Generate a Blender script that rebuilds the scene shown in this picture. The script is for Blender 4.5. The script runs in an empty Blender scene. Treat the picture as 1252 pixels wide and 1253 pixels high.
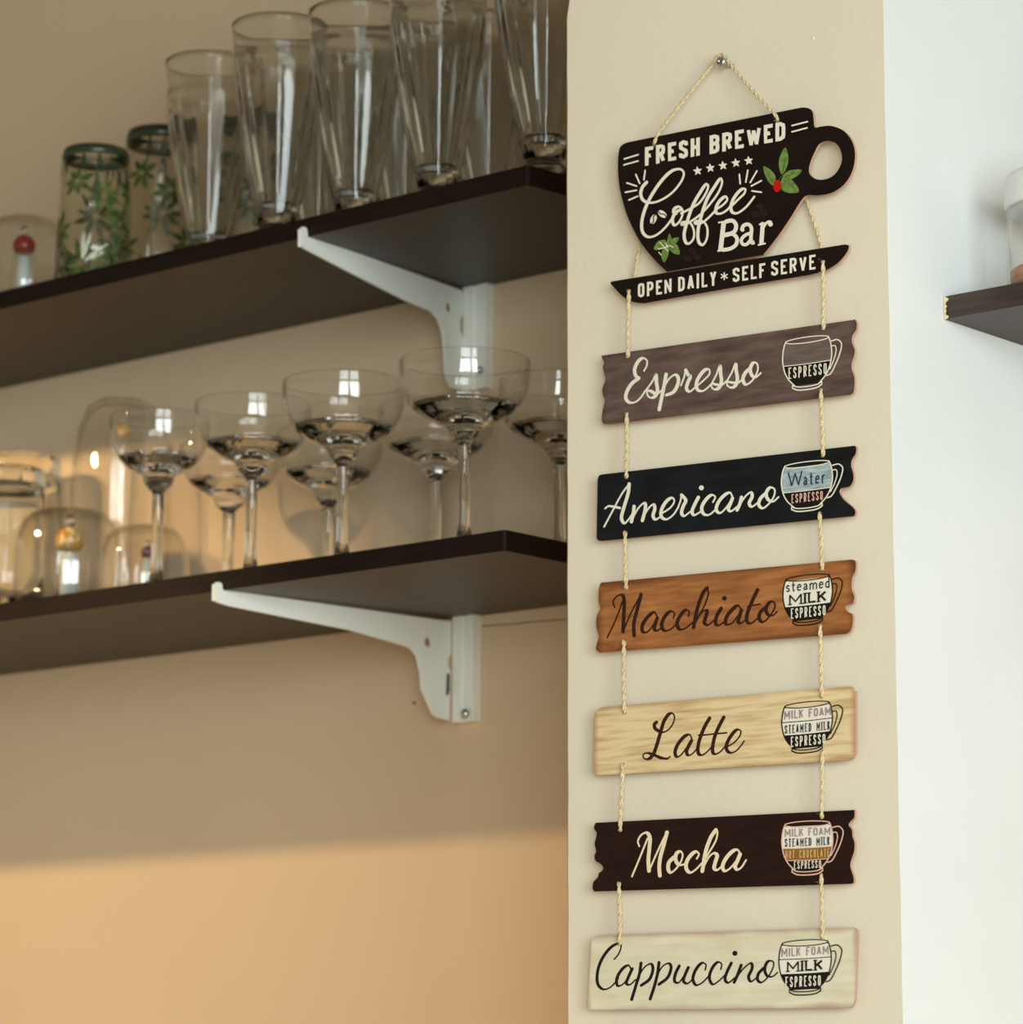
import bpy, bmesh, math, random
from mathutils import Vector, Matrix
from mathutils.geometry import tessellate_polygon

sc = bpy.context.scene
C = sc.collection
PI = math.pi
random.seed(7)

# ------------------------------------------------------------------ camera
F_PX, CX, CY = 3920.0, 626.0, 626.5
AX = Vector((0.7612941, 0.11453601, -0.63821062))      # world X in camera (right, up, forward)
AY = Vector((0.64840342, -0.13762208, 0.74875441))
AZ = Vector((0.00207253, 0.98384026, 0.17903642))
CAM = Vector((0.0, 0.0, 1.45))
RIGHT = Vector((AX[0], AY[0], AZ[0])); UP = Vector((AX[1], AY[1], AZ[1])); FWD = Vector((AX[2], AY[2], AZ[2]))
cam_data = bpy.data.cameras.new('camera'); cam = bpy.data.objects.new('camera', cam_data); C.objects.link(cam)
m = Matrix((( RIGHT[0], UP[0], -FWD[0], CAM[0]), (RIGHT[1], UP[1], -FWD[1], CAM[1]), (RIGHT[2], UP[2], -FWD[2], CAM[2]), (0, 0, 0, 1)))
cam.matrix_world = m
cam_data.sensor_width = 36.0
cam_data.lens = F_PX / 1252 * 36.0
cam_data.clip_start = 0.05
cam_data.dof.use_dof = True
cam_data.dof.focus_distance = 2.27
cam_data.dof.aperture_fstop = 9.0
sc.camera = cam
sc.view_settings.view_transform = 'Standard'
sc.view_settings.look = 'None'
sc.view_settings.gamma = 1.0
sc.view_settings.use_curve_mapping = False
sc.view_settings.exposure = 0.0
sc.cycles.caustics_refractive = True
sc.cycles.caustics_reflective = False
sc.cycles.max_bounces = 16
sc.cycles.transmission_bounces = 14
sc.cycles.transparent_max_bounces = 32
sc.cycles.glossy_bounces = 6
sc.cycles.diffuse_bounces = 4
sc.cycles.sample_clamp_indirect = 3.0
sc.cycles.use_denoising = True

# ------------------------------------------------------------------ world and lights
w = bpy.data.worlds.new('world'); sc.world = w; w.use_nodes = True
w.node_tree.nodes['Background'].inputs[0].default_value = (1.0, 0.85, 0.60, 1)
w.node_tree.nodes['Background'].inputs[1].default_value = 0.405

def light(name, kind, loc, target, energy, color, **kw):
    d = bpy.data.lights.new(name, kind); o = bpy.data.objects.new(name, d); C.objects.link(o)
    o.location = loc
    o.rotation_euler = (Vector(target) - Vector(loc)).to_track_quat('-Z', 'Y').to_euler()
    d.energy = energy; d.color = color
    for k, v in kw.items(): setattr(d, k, v)
    return o
# the room's window on the right: two tall casements of daylight
for k, (wx, wy) in enumerate(((1.50, 0.20), (0.86, -0.86))):
    light('window_light', 'AREA', (wx, wy, 1.75), (-1.5, 1.75, 1.75), 56, (0.88, 0.99, 1.0), shape='RECTANGLE', size=1.05, size_y=1.6)
# two warm shaded spot lamps in front of the shelves
for lx in (-2.62, -2.52):
    light('lamp', 'SPOT', (lx, 1.28, 2.36), (lx - 0.25, 1.63, 1.36), 16.5, (1.0, 0.68, 0.33), spot_size=math.radians(126), spot_blend=0.12, shadow_soft_size=0.02)

# ------------------------------------------------------------------ pixel rays (used to measure positions on known planes)
S = 0.9034
def ray(x, y):
    v = RIGHT * (x - CX) - UP * (y - CY) + FWD * F_PX
    return v
def onY(x, y, Y): r = ray(x, y); return CAM + r * (Y / r[1])
def onX(x, y, X): r = ray(x, y); return CAM + r * (X / r[0])
def onZ(x, y, Z): r = ray(x, y); return CAM + r * ((Z - CAM[2]) / r[2])
def unit(P): return (Vector(P) - CAM).dot(FWD) / F_PX       # metres per pixel at P

YW = 2.38 * S          # back wall
YS = 2.10 * S          # shelf fronts
YP = 2.02 * S          # pillar face
XPL = onY(690, 626, YP)[0]
XPR = onY(1092.8, 626, YP)[0]

# ------------------------------------------------------------------ helpers
def tag(o, label=None, cat=None, group=None, kind=None):
    if label: o['label'] = label
    if cat: o['category'] = cat
    if group: o['group'] = group
    if kind: o['kind'] = kind
    return o
def empty(name, loc):
    o = bpy.data.objects.new(name, None); C.objects.link(o); o.location = loc; o.empty_display_size = 0.03
    return o
def mesh_obj(name, verts, faces, mats, parent=None, midx=None, smooth=False, origin=None):
    me = bpy.data.meshes.new(name)
    org = Vector(origin) if origin is not None else (Vector(parent['org']) if parent is not None and 'org' in parent else Vector((0, 0, 0)))
    me.from_pydata([tuple(Vector(v) - org) for v in verts], [], faces)
    if not isinstance(mats, (list, tuple)): mats = [mats]
    for mt in mats: me.materials.append(mt)
    if midx: me.polygons.foreach_set('material_index', midx)
    if smooth: me.polygons.foreach_set('use_smooth', [True] * len(me.polygons))
    me.update()
    o = bpy.data.objects.new(name, me); C.objects.link(o)
    o['org'] = tuple(org)
    if parent is not None: o.parent = parent
    if origin is not None and parent is None: o.location = org
    return o
def thing(name, loc, label, cat, group=None):
    o = empty(name, loc); o['org'] = tuple(loc); tag(o, label, cat, group); return o
def box_vf(x0, x1, y0, y1, z0, z1):
    v = [(x0, y0, z0), (x1, y0, z0), (x1, y1, z0), (x0, y1, z0), (x0, y0, z1), (x1, y0, z1), (x1, y1, z1), (x0, y1, z1)]
    f = [(0, 3, 2, 1), (4, 5, 6, 7), (0, 1, 5, 4), (1, 2, 6, 5), (2, 3, 7, 6), (3, 0, 4, 7)]
    return v, f
def lathe(name, prof, mat, parent, center, n=72, ripple=None, closed=True, smooth=True, flat=None):
    """prof: (r, z) points, z relative to centre; revolve. ripple(r, z, theta) -> radius."""
    cx, cy, cz = center
    V, Fc = [], []
    idx = []
    for (r, z) in prof:
        if r < 1e-6:
            idx.append([len(V)]); V.append((cx, cy, cz + z))
        else:
            ring = []
            for k in range(n):
                t = 2 * PI * k / n
                rr = ripple(r, z, t) if ripple else r
                ring.append(len(V)); V.append((cx + rr * math.cos(t), cy + rr * math.sin(t), cz + z))
            idx.append(ring)
    P = len(prof)
    rng = range(P if closed else P - 1)
    for i in rng:
        a, b = idx[i], idx[(i + 1) % P]
        if len(a) == 1 and len(b) == 1: continue
        for k in range(n):
            k2 = (k + 1) % n
            if len(a) == 1: Fc.append((a[0], b[k2], b[k]))
            elif len(b) == 1: Fc.append((a[k], a[k2], b[0]))
            else: Fc.append((a[k], a[k2], b[k2], b[k]))
    o = mesh_obj(name, V, Fc, mat, parent, smooth=smooth)
    bm = bmesh.new(); bm.from_mesh(o.data); bmesh.ops.recalc_face_normals(bm, faces=bm.faces); bm.to_mesh(o.data); bm.free()
    return o
def crom(pts, n=8, closed=False):
    """Catmull-Rom (centripetal-ish) through 2D/3D points"""
    P = [Vector(p) for p in pts]
    out = []
    N = len(P)
    segs = N if closed else N - 1
    for i in range(segs):
        if closed: p0, p1, p2, p3 = P[(i - 1) % N], P[i], P[(i + 1) % N], P[(i + 2) % N]
        else: p0, p1, p2, p3 = P[max(i - 1, 0)], P[i], P[i + 1], P[min(i + 2, N - 1)]
        # limited tangents so uneven spacing does not overshoot
        L = (p2 - p1).length
        t1 = (p2 - p0); t2 = (p3 - p1)
        l1 = max((p1 - p0).length + L, 1e-9); l2 = max((p3 - p2).length + L, 1e-9)
        t1 = t1 * (L / l1); t2 = t2 * (L / l2)
        for k in range(n):
            t = k / n
            h1 = 2*t**3 - 3*t*t + 1; h2 = t**3 - 2*t*t + t; h3 = -2*t**3 + 3*t*t; h4 = t**3 - t*t
            out.append(p1 * h1 + t1 * h2 + p2 * h3 + t2 * h4)
    if not closed: out.append(P[-1])
    return out
def tube(path, r, n=8, closed_ends=True):
    P = [Vector(p) for p in path]
    V, Fc = [], []
    ref = Vector((0.3, 0.9, 0.1)).normalized()
    for i, p in enumerate(P):
        d = (P[min(i + 1, len(P) - 1)] - P[max(i - 1, 0)]).normalized()
        a = d.cross(ref)
        if a.length < 1e-4: a = d.cross(Vector((1, 0, 0)))
        a.normalize(); b = d.cross(a)
        rr = r[i] if isinstance(r, (list, tuple)) else r
        for k in range(n):
            t = 2 * PI * k / n
            V.append(p + a * (rr * math.cos(t)) + b * (rr * math.sin(t)))
    for i in range(len(P) - 1):
        for k in range(n):
            k2 = (k + 1) % n
            Fc.append((i * n + k, i * n + k2, (i + 1) * n + k2, (i + 1) * n + k))
    if closed_ends:
        Fc.append(tuple(range(n))[::-1]); Fc.append(tuple((len(P) - 1) * n + k for k in range(n)))
    return V, Fc

class Geo:
    def __init__(s): s.v, s.f, s.m = [], [], []
    def add(s, v, f, mi=0):
        o = len(s.v); s.v += [tuple(x) for x in v]
        s.f += [tuple(o + i for i in q) for q in f]; s.m += [mi] * len(f)
    def build(s, name, mats, parent=None, smooth=False, origin=None):
        return mesh_obj(name, s.v, s.f, mats, parent, s.m, smooth, origin)

# ------------------------------------------------------------------ materials
def mat(name, color, rough=0.5, spec=0.5, metal=0.0, **kw):
    mt = bpy.data.materials.new(name); mt.use_nodes = True
    b = mt.node_tree.nodes['Principled BSDF']
    b.inputs['Base Color'].default_value = (*color, 1)
    b.inputs['Roughness'].default_value = rough
    b.inputs['Specular IOR Level'].default_value = spec
    b.inputs['Metallic'].default_value = metal
    for k, v in kw.items(): b.inputs[k.replace('_', ' ')].default_value = v
    return mt
def srgb(r, g, b):
    f = lambda c: (c / 255 / 12.92) if c / 255 <= 0.04045 else ((c / 255 + 0.055) / 1.055) ** 2.4
    return (f(r), f(g), f(b))
def noisy(mt, c1, c2, scale=(1, 1, 1), nscale=5, detail=6, bump=0.0, bscale=200, lo=0.35, hi=0.65, coord='Object'):
    nt = mt.node_tree; N = nt.nodes; L = nt.links; b = N['Principled BSDF']
    tc = N.new('ShaderNodeTexCoord'); mp = N.new('ShaderNodeMapping'); mp.inputs['Scale'].default_value = scale
    L.new(tc.outputs[coord], mp.inputs[0])
    nz = N.new('ShaderNodeTexNoise'); nz.inputs['Scale'].default_value = nscale; nz.inputs['Detail'].default_value = detail
    L.new(mp.outputs[0], nz.inputs['Vector'])
    cr = N.new('ShaderNodeValToRGB'); cr.color_ramp.elements[0].position = lo; cr.color_ramp.elements[1].position = hi
    cr.color_ramp.elements[0].color = (*c1, 1); cr.color_ramp.elements[1].color = (*c2, 1)
    L.new(nz.outputs['Fac'], cr.inputs[0]); L.new(cr.outputs[0], b.inputs['Base Color'])
    if bump:
        n2 = N.new('ShaderNodeTexNoise'); n2.inputs['Scale'].default_value = bscale; n2.inputs['Detail'].default_value = 4
        L.new(tc.outputs['Object'], n2.inputs['Vector'])
        bp = N.new('ShaderNodeBump'); bp.inputs['Strength'].default_value = bump; bp.inputs['Distance'].default_value = 0.001
        L.new(n2.outputs['Fac'], bp.inputs['Height']); L.new(bp.outputs[0], b.inputs['Normal'])
    return cr
def burnt_edges(mt, dark, width, power=1.0):
    """scorched / printed darker border following the board's outline (Generated box)"""
    nt = mt.node_tree; N = nt.nodes; L = nt.links; b = N['Principled BSDF']
    src = b.inputs['Base Color'].links[0].from_socket
    tc = N.new('ShaderNodeTexCoord'); sp = N.new('ShaderNodeSeparateXYZ'); L.new(tc.outputs['Generated'], sp.inputs[0])
    def edge(sock, k):
        a = N.new('ShaderNodeMath'); a.operation = 'SUBTRACT'; a.inputs[0].default_value = 1; L.new(sock, a.inputs[1])
        mn = N.new('ShaderNodeMath'); mn.operation = 'MINIMUM'; L.new(sock, mn.inputs[0]); L.new(a.outputs[0], mn.inputs[1])
        ml = N.new('ShaderNodeMath'); ml.operation = 'MULTIPLY'; ml.inputs[1].default_value = k; L.new(mn.outputs[0], ml.inputs[0])
        return ml.outputs[0]
    ex, ez = edge(sp.outputs[0], 3.7), edge(sp.outputs[2], 1.0)
    mn = N.new('ShaderNodeMath'); mn.operation = 'MINIMUM'; L.new(ex, mn.inputs[0]); L.new(ez, mn.inputs[1])
    nz = N.new('ShaderNodeTexNoise'); nz.inputs['Scale'].default_value = 25; L.new(tc.outputs['Object'], nz.inputs['Vector'])
    ad = N.new('ShaderNodeMath'); ad.operation = 'MULTIPLY_ADD'; ad.inputs[1].default_value = 0.09; L.new(nz.outputs['Fac'], ad.inputs[0]); L.new(mn.outputs[0], ad.inputs[2])
    mr = N.new('ShaderNodeMapRange'); mr.inputs['From Min'].default_value = 0.03; mr.inputs['From Max'].default_value = width + 0.04
    mr.inputs['To Min'].default_value = power; mr.inputs['To Max'].default_value = 0; mr.interpolation_type = 'SMOOTHSTEP'
    L.new(ad.outputs[0], mr.inputs['Value'])
    mx = N.new('ShaderNodeMix'); mx.data_type = 'RGBA'; L.new(mr.outputs[0], mx.inputs['Factor']); L.new(src, mx.inputs['A'])
    mx.inputs['B'].default_value = (*dark, 1); L.new(mx.outputs['Result'], b.inputs['Base Color'])

M = {}
M['plaster_front'] = mat('warm_lit_plaster', (0.74, 0.70, 0.60), 0.75, 0.2); noisy(M['plaster_front'], (0.79, 0.71, 0.56), (0.83, 0.75, 0.60), nscale=3, bump=0.25, bscale=160)  # white plaster with the warm room light put into its colour
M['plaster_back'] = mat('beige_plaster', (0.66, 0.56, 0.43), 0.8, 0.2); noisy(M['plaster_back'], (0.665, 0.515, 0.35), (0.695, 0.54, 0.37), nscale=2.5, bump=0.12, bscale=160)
M['plaster_window_lit'] = mat('window_lit_plaster', (0.86, 0.87, 0.84), 0.7, 0.2); noisy(M['plaster_window_lit'], (0.74, 0.775, 0.79), (0.775, 0.81, 0.825), nscale=6, bump=0.15, bscale=120)  # same plaster, cool window light put into its colour
M['floor'] = mat('floor_tile', (0.46, 0.36, 0.25), 0.5)
M['ceiling'] = mat('ceiling_paint', (0.32, 0.27, 0.20), 0.9)
M['bounce_counter'] = mat('bounce_counter_top', (0.50, 0.36, 0.22), 0.5); noisy(M['bounce_counter'], (0.72, 0.58, 0.40), (0.80, 0.66, 0.47), (1, 8, 8), 4)
M['laminate'] = mat('dark_laminate', srgb(62, 50, 42), 0.45, 0.35); noisy(M['laminate'], srgb(50, 42, 35), srgb(60, 50, 42), (1, 12, 12), 9, bump=0.05)
M['edge'] = mat('dark_edge_band', srgb(36, 22, 18), 0.55, 0.15); noisy(M['edge'], srgb(22, 13, 11), srgb(33, 20, 16), (2, 20, 40), 8)
M['edge_grey'] = mat('worn_edge_band', srgb(58, 46, 42), 0.4, 0.4); noisy(M['edge_grey'], srgb(50, 40, 36), srgb(66, 52, 46), (3, 20, 40), 8)
M['chip'] = mat('bare_chipboard', srgb(225, 205, 160), 0.8)
M['bracket'] = mat('white_enamel', srgb(238, 240, 232), 0.4, 0.5)
M['steel'] = mat('zinc_steel', (0.55, 0.56, 0.56), 0.28, 0.5, 1.0)
M['dark'] = mat('dark_gap', srgb(30, 28, 24), 0.8)
M['cream'] = mat('cream_print', srgb(238, 232, 212), 0.55, 0.3)
M['cream2'] = mat('warm_cream_print', srgb(243, 224, 190), 0.55, 0.3)
M['ink'] = mat('black_print', srgb(24, 17, 15), 0.5, 0.3)
M['brown_ink'] = mat('brown_print', srgb(52, 24, 14), 0.5, 0.3)
M['cup_white'] = mat('cup_cream_print', srgb(240, 234, 218), 0.55, 0.3)
M['cup_grey'] = mat('cup_grey_print', srgb(108, 92, 86), 0.55, 0.3); noisy(M['cup_grey'], srgb(100, 84, 78), srgb(116, 100, 94), (8, 1, 60), 6)
M['cup_blue'] = mat('cup_water_print', srgb(170, 184, 186), 0.5, 0.3); noisy(M['cup_blue'], srgb(140, 156, 162), srgb(188, 202, 202), (12, 1, 70), 6)
M['navy'] = mat('navy_print', srgb(38, 46, 74), 0.5, 0.3)
M['pink'] = mat('pink_print', srgb(232, 186, 168), 0.5, 0.3)
M['mauve'] = mat('mauve_print', srgb(160, 138, 136), 0.5, 0.3)
M['choc'] = mat('chocolate_print', srgb(150, 100, 45), 0.5, 0.3)
M['gold'] = mat('gold_print', srgb(226, 190, 120), 0.5, 0.3)
M['green'] = mat('green_leaf_print', srgb(105, 135, 62), 0.55, 0.3); noisy(M['green'], srgb(88, 116, 48), srgb(126, 152, 78), (60, 60, 60), 4)
M['red'] = mat('red_berry_print', srgb(190, 22, 18), 0.5, 0.3)
M['bean'] = mat('dull_bean_print', srgb(38, 19, 14), 0.4, 0.4)
M['ply'] = mat('cut_board_edge', srgb(190, 152, 130), 0.75, 0.2)
M['b_black'] = mat('black_board_paint', srgb(22, 14, 13), 0.4, 0.22); noisy(M['b_black'], srgb(20, 12, 11), srgb(30, 19, 16), (4, 1, 14), 8)
M['b_esp'] = mat('grey_brown_board_paint', srgb(96, 76, 70), 0.45, 0.3); noisy(M['b_esp'], srgb(80, 60, 56), srgb(118, 98, 90), (5, 1, 26), 6, lo=0.3, hi=0.75)
burnt_edges(M['b_esp'], srgb(70, 52, 48), 0.12, 0.6)
M['b_ame'] = mat('blue_black_board_paint', srgb(18, 22, 27), 0.4, 0.22); noisy(M['b_ame'], srgb(14, 18, 22), srgb(25, 29, 34), (4, 1, 14), 8)
M['b_mac'] = mat('orange_wood_board', srgb(170, 100, 50), 0.42, 0.35); noisy(M['b_mac'], srgb(136, 80, 42), srgb(188, 124, 72), (4, 1, 30), 7, lo=0.3, hi=0.72)
burnt_edges(M['b_mac'], srgb(92, 42, 22), 0.17, 0.85)
M['b_lat'] = mat('pale_wood_board', srgb(220, 190, 135), 0.45, 0.3); noisy(M['b_lat'], srgb(198, 162, 112), srgb(234, 210, 164), (3, 1, 40), 7, lo=0.28, hi=0.55)
burnt_edges(M['b_lat'], srgb(176, 130, 84), 0.10, 0.75)
M['b_moc'] = mat('dark_brown_board_paint', srgb(34, 17, 13), 0.4, 0.22); noisy(M['b_moc'], srgb(30, 14, 11), srgb(42, 21, 16), (4, 1, 20), 8)
M['b_cap'] = mat('cream_board_paint', srgb(228, 220, 192), 0.5, 0.3); noisy(M['b_cap'], srgb(220, 210, 180), srgb(234, 226, 200), (4, 1, 26), 6)
burnt_edges(M['b_cap'], srgb(176, 142, 118), 0.10, 0.8)
M['twine'] = mat('jute_twine', srgb(205, 180, 132), 0.9, 0.1); noisy(M['twine'], srgb(196, 172, 128), srgb(232, 216, 180), (1, 1, 1), 900, 3)
M['glass'] = mat('clear_glass', (0.95, 0.97, 0.955), 0.0, 0.5, 0.0, Transmission_Weight=1.0, IOR=1.47)
M['lid'] = mat('white_lid', srgb(226, 228, 224), 0.4, 0.4)
M['powder'] = mat('orange_brown_powder', srgb(200, 140, 100), 0.9, 0.1); noisy(M['powder'], srgb(190, 130, 90), srgb(215, 160, 120), (1, 1, 1), 300, 3)
M['yellow_head'] = mat('amber_enamel', srgb(200, 150, 40), 0.35, 0.5); noisy(M['yellow_head'], srgb(190, 135, 30), srgb(232, 205, 150), (1, 1, 1), 160, 4, lo=0.45, hi=0.62)
M['red_head'] = mat('red_enamel', srgb(128, 8, 16), 0.3, 0.5)
M['purple_head'] = mat('purple_enamel', srgb(118, 52, 72), 0.3, 0.5)
M['window_glint'] = mat('window_glint_paint', srgb(205, 212, 208), 0.2, 0.6)  # pale colour painting the window's reflection in the ornament columns
M['leafglass'] = mat('green_leaf_enamel', srgb(92, 108, 50), 0.3, 0.5); noisy(M['leafglass'], srgb(38, 54, 24), srgb(92, 106, 52), (1, 1, 1), 120, 3)
M['paleleaf'] = mat('pale_leaf_enamel', srgb(206, 214, 196), 0.25, 0.5)
M['greenring'] = mat('dark_green_glaze', srgb(44, 56, 36), 0.25, 0.5)

def thin_glass(name, tint, edge_tint, haze=0.0):
    """thin-walled glass: straight-through transmission that darkens where the wall is seen edge-on, plus a Fresnel reflection"""
    mt = bpy.data.materials.new(name); mt.use_nodes = True
    nt = mt.node_tree; N = nt.nodes; L = nt.links; N.clear()
    out = N.new('ShaderNodeOutputMaterial')
    tr = N.new('ShaderNodeBsdfTransparent'); gl = N.new('ShaderNodeBsdfGlossy'); gl.inputs['Roughness'].default_value = 0.015
    gl.inputs['Color'].default_value = (1, 1, 1, 1)
    lw = N.new('ShaderNodeLayerWeight'); lw.inputs['Blend'].default_value = 0.32
    mc = N.new('ShaderNodeMix'); mc.data_type = 'RGBA'; mc.inputs['A'].default_value = (*tint, 1); mc.inputs['B'].default_value = (*edge_tint, 1)
    pw = N.new('ShaderNodeMath'); pw.operation = 'POWER'; pw.inputs[1].default_value = 3.6; L.new(lw.outputs['Facing'], pw.inputs[0])
    L.new(pw.outputs[0], mc.inputs['Factor']); L.new(mc.outputs['Result'], tr.inputs['Color'])
    l2 = N.new('ShaderNodeLayerWeight'); l2.inputs['Blend'].default_value = 0.5
    p5 = N.new('ShaderNodeMath'); p5.operation = 'POWER'; p5.inputs[1].default_value = 5.0; L.new(l2.outputs['Facing'], p5.inputs[0])
    fr = N.new('ShaderNodeMath'); fr.operation = 'MULTIPLY_ADD'; fr.inputs[1].default_value = 0.9; fr.inputs[2].default_value = 0.045; L.new(p5.outputs[0], fr.inputs[0])
    mx = N.new('ShaderNodeMixShader'); L.new(fr.outputs[0], mx.inputs[0]); L.new(tr.outputs[0], mx.inputs[1]); L.new(gl.outputs[0], mx.inputs[2])
    L.new(mx.outputs[0], out.inputs['Surface'])
    return mt
M['thin'] = thin_glass('thin_clear_glass', (0.992, 0.992, 0.988), (0.50, 0.48, 0.43))
M['thin_green'] = thin_glass('thin_green_glass', (0.965, 0.965, 0.94), (0.42, 0.46, 0.34))

# ------------------------------------------------------------------ structure
def struct(name, args, m_):
    v, f = box_vf(*args); o = mesh_obj(name, v, f, m_, origin=((args[0] + args[1]) / 2, (args[2] + args[3]) / 2, args[4])); tag(o, kind='structure'); return o
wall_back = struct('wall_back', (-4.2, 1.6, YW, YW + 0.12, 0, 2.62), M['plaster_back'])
# the pillar: warm room light painted into the front colour, window light into the side; slightly uneven left arris
pv = []
zs = [0.0]
zz = 0.0
while zz < 2.62 - 1e-6:
    zz = min(zz + 0.012 if 1.4 < zz < 2.45 else zz + 0.15, 2.62); zs.append(zz)
chip_z = onY(690, 20, YP)[2]
g = Geo()
rows = []
for z in zs:
    j = 0.0003 * math.sin(z * 61) + 0.0002 * math.sin(z * 143 + 1)
    xl = XPL + j * 0.5 + (0.0022 if z > chip_z else 0.0)
    xr = XPR + j * 0.5
    rows.append([(xl, YP + 0.004, z), (xl + 0.004, YP, z), (xr - 0.0002, YP, z), (xr, YP + 0.0001, z), (xr, YW, z), (xl, YW, z)])
for i, rw in enumerate(rows):
    g.v += rw
for i in range(len(rows) - 1):
    a, b = i * 6, (i + 1) * 6
    for k in range(6):
        k2 = (k + 1) % 6
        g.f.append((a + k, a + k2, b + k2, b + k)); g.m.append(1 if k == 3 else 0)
g.f.append(tuple(range(6))[::-1]); g.m.append(0)
g.f.append(tuple((len(rows) - 1) * 6 + k for k in range(6))); g.m.append(0)
pillar = g.build('wall_pillar', [M['plaster_front'], M['plaster_window_lit']], origin=((XPL + XPR) / 2, YP, 0)); tag(pillar, kind='structure')
struct('floor', (-4.2, 1.6, -3.0, YW + 0.12, -0.05, 0), M['floor'])
struct('ceiling', (-4.2, 1.6, -2.4, YW + 0.12, 2.62, 2.70), M['ceiling'])

# wall details: a hairline crack under the lower shelf, a pinhole, a paint blob
g = Geo()
pts = crom([(590, 766), (612, 764.5), (628, 763.8), (640, 762), (665, 760), (700, 757)], 4)
for a, b in zip(pts, pts[1:]):
    g.add([onY(a[0], a[1] - .5, YW - .0004), onY(b[0], b[1] - .5, YW - .0004), onY(b[0], b[1] + .5, YW - .0004), onY(a[0], a[1] + .5, YW - .0004)], [(0, 1, 2, 3)])
crk = g.build('plaster_crack', M['dark'], None, origin=onY(645, 762, YW)); crk.parent = wall_back; crk.location = onY(645, 762, YW) - wall_back.location
g = Geo(); pc = [onY(507 + 2.6 * math.cos(t), 860 + 1.5 * math.sin(t) + .7 * math.cos(t), YW - .0004) for t in [k * PI / 5 for k in range(10)]]
g.add(pc, [tuple(range(10))]); ph = g.build('wall_nick', M['dark'], None, origin=onY(507, 860, YW)); ph.parent = wall_back; ph.location = onY(507, 860, YW) - wall_back.location

# ------------------------------------------------------------------ shelves
def slab(name, corners, t, parent, mats, r=0.0):
    pass
def shelf(name, x0, x1, zf, zb, yf, yb, th, label, side_mat, group=None):
    """board with a thick edge band on its front and right end; top surface at zf (front) .. zb (back)"""
    org = ((x0 + x1) / 2, (yf + yb) / 2, (zf + zb) / 2 - th)
    t = thing(name, org, label, 'shelf', group)
    rc = 0.003
    # plan outline with a rounded front right corner
    out = [(x0, yb), (x0, yf)]
    for k in range(6):
        a = -PI / 2 + k * PI / 10
        out.append((x1 - rc + rc * math.cos(a), yf + rc + rc * math.sin(a)))
    out.append((x1, yb))
    zt = lambda y: zf + (zb - zf) * (y - yf) / (yb - yf)
    n = len(out)
    v = [(x, y, zt(y) - th) for x, y in out] + [(x, y, zt(y)) for x, y in out]
    e = 0.0006
    g = Geo()
    g.add(v, [tuple(range(n - 1, -1, -1)) if False else tuple(range(n)), tuple(range(2 * n - 1, n - 1, -1))] + [(k, (k + 1) % n, n + (k + 1) % n, n + k) for k in (0, n - 1)], 0)
    o = g.build('board', M['laminate'], t)
    g = Geo()
    g.add([(x, y, zt(y) - th) for x, y in out] + [(x, y, zt(y)) for x, y in out], [(k, k + 1, n + k + 1, n + k) for k in range(1, n - 1)], 0)
    ob = g.build('edge_band', side_mat, t)
    sm = ob.modifiers.new('thickness', 'SOLIDIFY'); sm.thickness = 0.0009; sm.offset = 0
    return t
TH = 0.0185 * S
zl = lambda x: 0
LZ = onY(300, 758.6 - .134 * 300, YS)[2] + TH           # lower shelf top
UZF = onY(300, 381.5 - .2445 * 300, YS)[2] + TH         # upper shelf top, front
UZB = onY(300, 479.2 - .2206 * 300, YW)[2] + TH         # upper shelf top, back
XE_L = onZ(624.3, 675, LZ - TH)[0]; XE_U = onY(646.3, 223.5, YS)[0]
XL = -2.95
upper = shelf('wall_shelf', XL, XE_U, UZF, UZB, YS, YW - 0.001, TH, 'upper dark brown shelf carrying the tall sundae glasses', M['edge'])
lower = shelf('wall_shelf', XL, XE_L, LZ, LZ, YS, YW - 0.001, TH, 'lower dark brown shelf carrying the champagne coupes', M['edge'])
# right shelf, its bare end against the white side of the pillar
RC = onX(1155.2, 391.0, XPR + 0.0005)
RZ = RC[2] + TH; RY = RC[1]
rs = thing('wall_shelf', (XPR + 0.35, (RY + YW) / 2, RZ - TH), 'short dark shelf on the white side wall under the jar, chipped at its end', 'shelf')
v, f = box_vf(XPR + 0.0006, XPR + 0.9, RY + 0.0008, YW - 0.001, RZ - TH, RZ); mesh_obj('board', v, f, M['laminate'], rs)
v, f = box_vf(XPR + 0.0042, XPR + 0.9, RY, RY + 0.0008, RZ - TH, RZ); mesh_obj('edge_band', v, f, M['edge_grey'], rs)
g = Geo()
cp = [(0.0006, 0), (0.0018, 0), (0.0042, 0.0008), (0.0040, 0.0022), (0.0018, 0.0030), (0.0014, 0.0045), (0.0022, 0.0062), (0.0015, 0.0078), (0.0028, 0.0095), (0.0014, 0.0110), (0.0020, 0.0125), (0.0042, 0.0135), (0.0044, 0.0150), (0.0020, 0.0158), (0.0016, TH), (0.0006, TH)]
g.add([(XPR + a, RY - 0.0003, RZ - TH + b) for a, b in cp] + [(XPR + a, RY + 0.0009, RZ - TH + b) for a, b in cp], [tuple(range(16)), tuple(range(31, 15, -1))] + [(k, 16 + k, 16 + (k + 1) % 16, (k + 1) % 16) for k in range(16)])
tag(g.build('chipped_edge', M['chip'], rs), 'bare pale chipboard where the edge band has chipped off')
v, f = box_vf(XPR + 0.0042, XPR + 0.9, RY + 0.0002, RY + 0.001, RZ - TH - 0.0003, RZ - TH + 0.0002)

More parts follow.
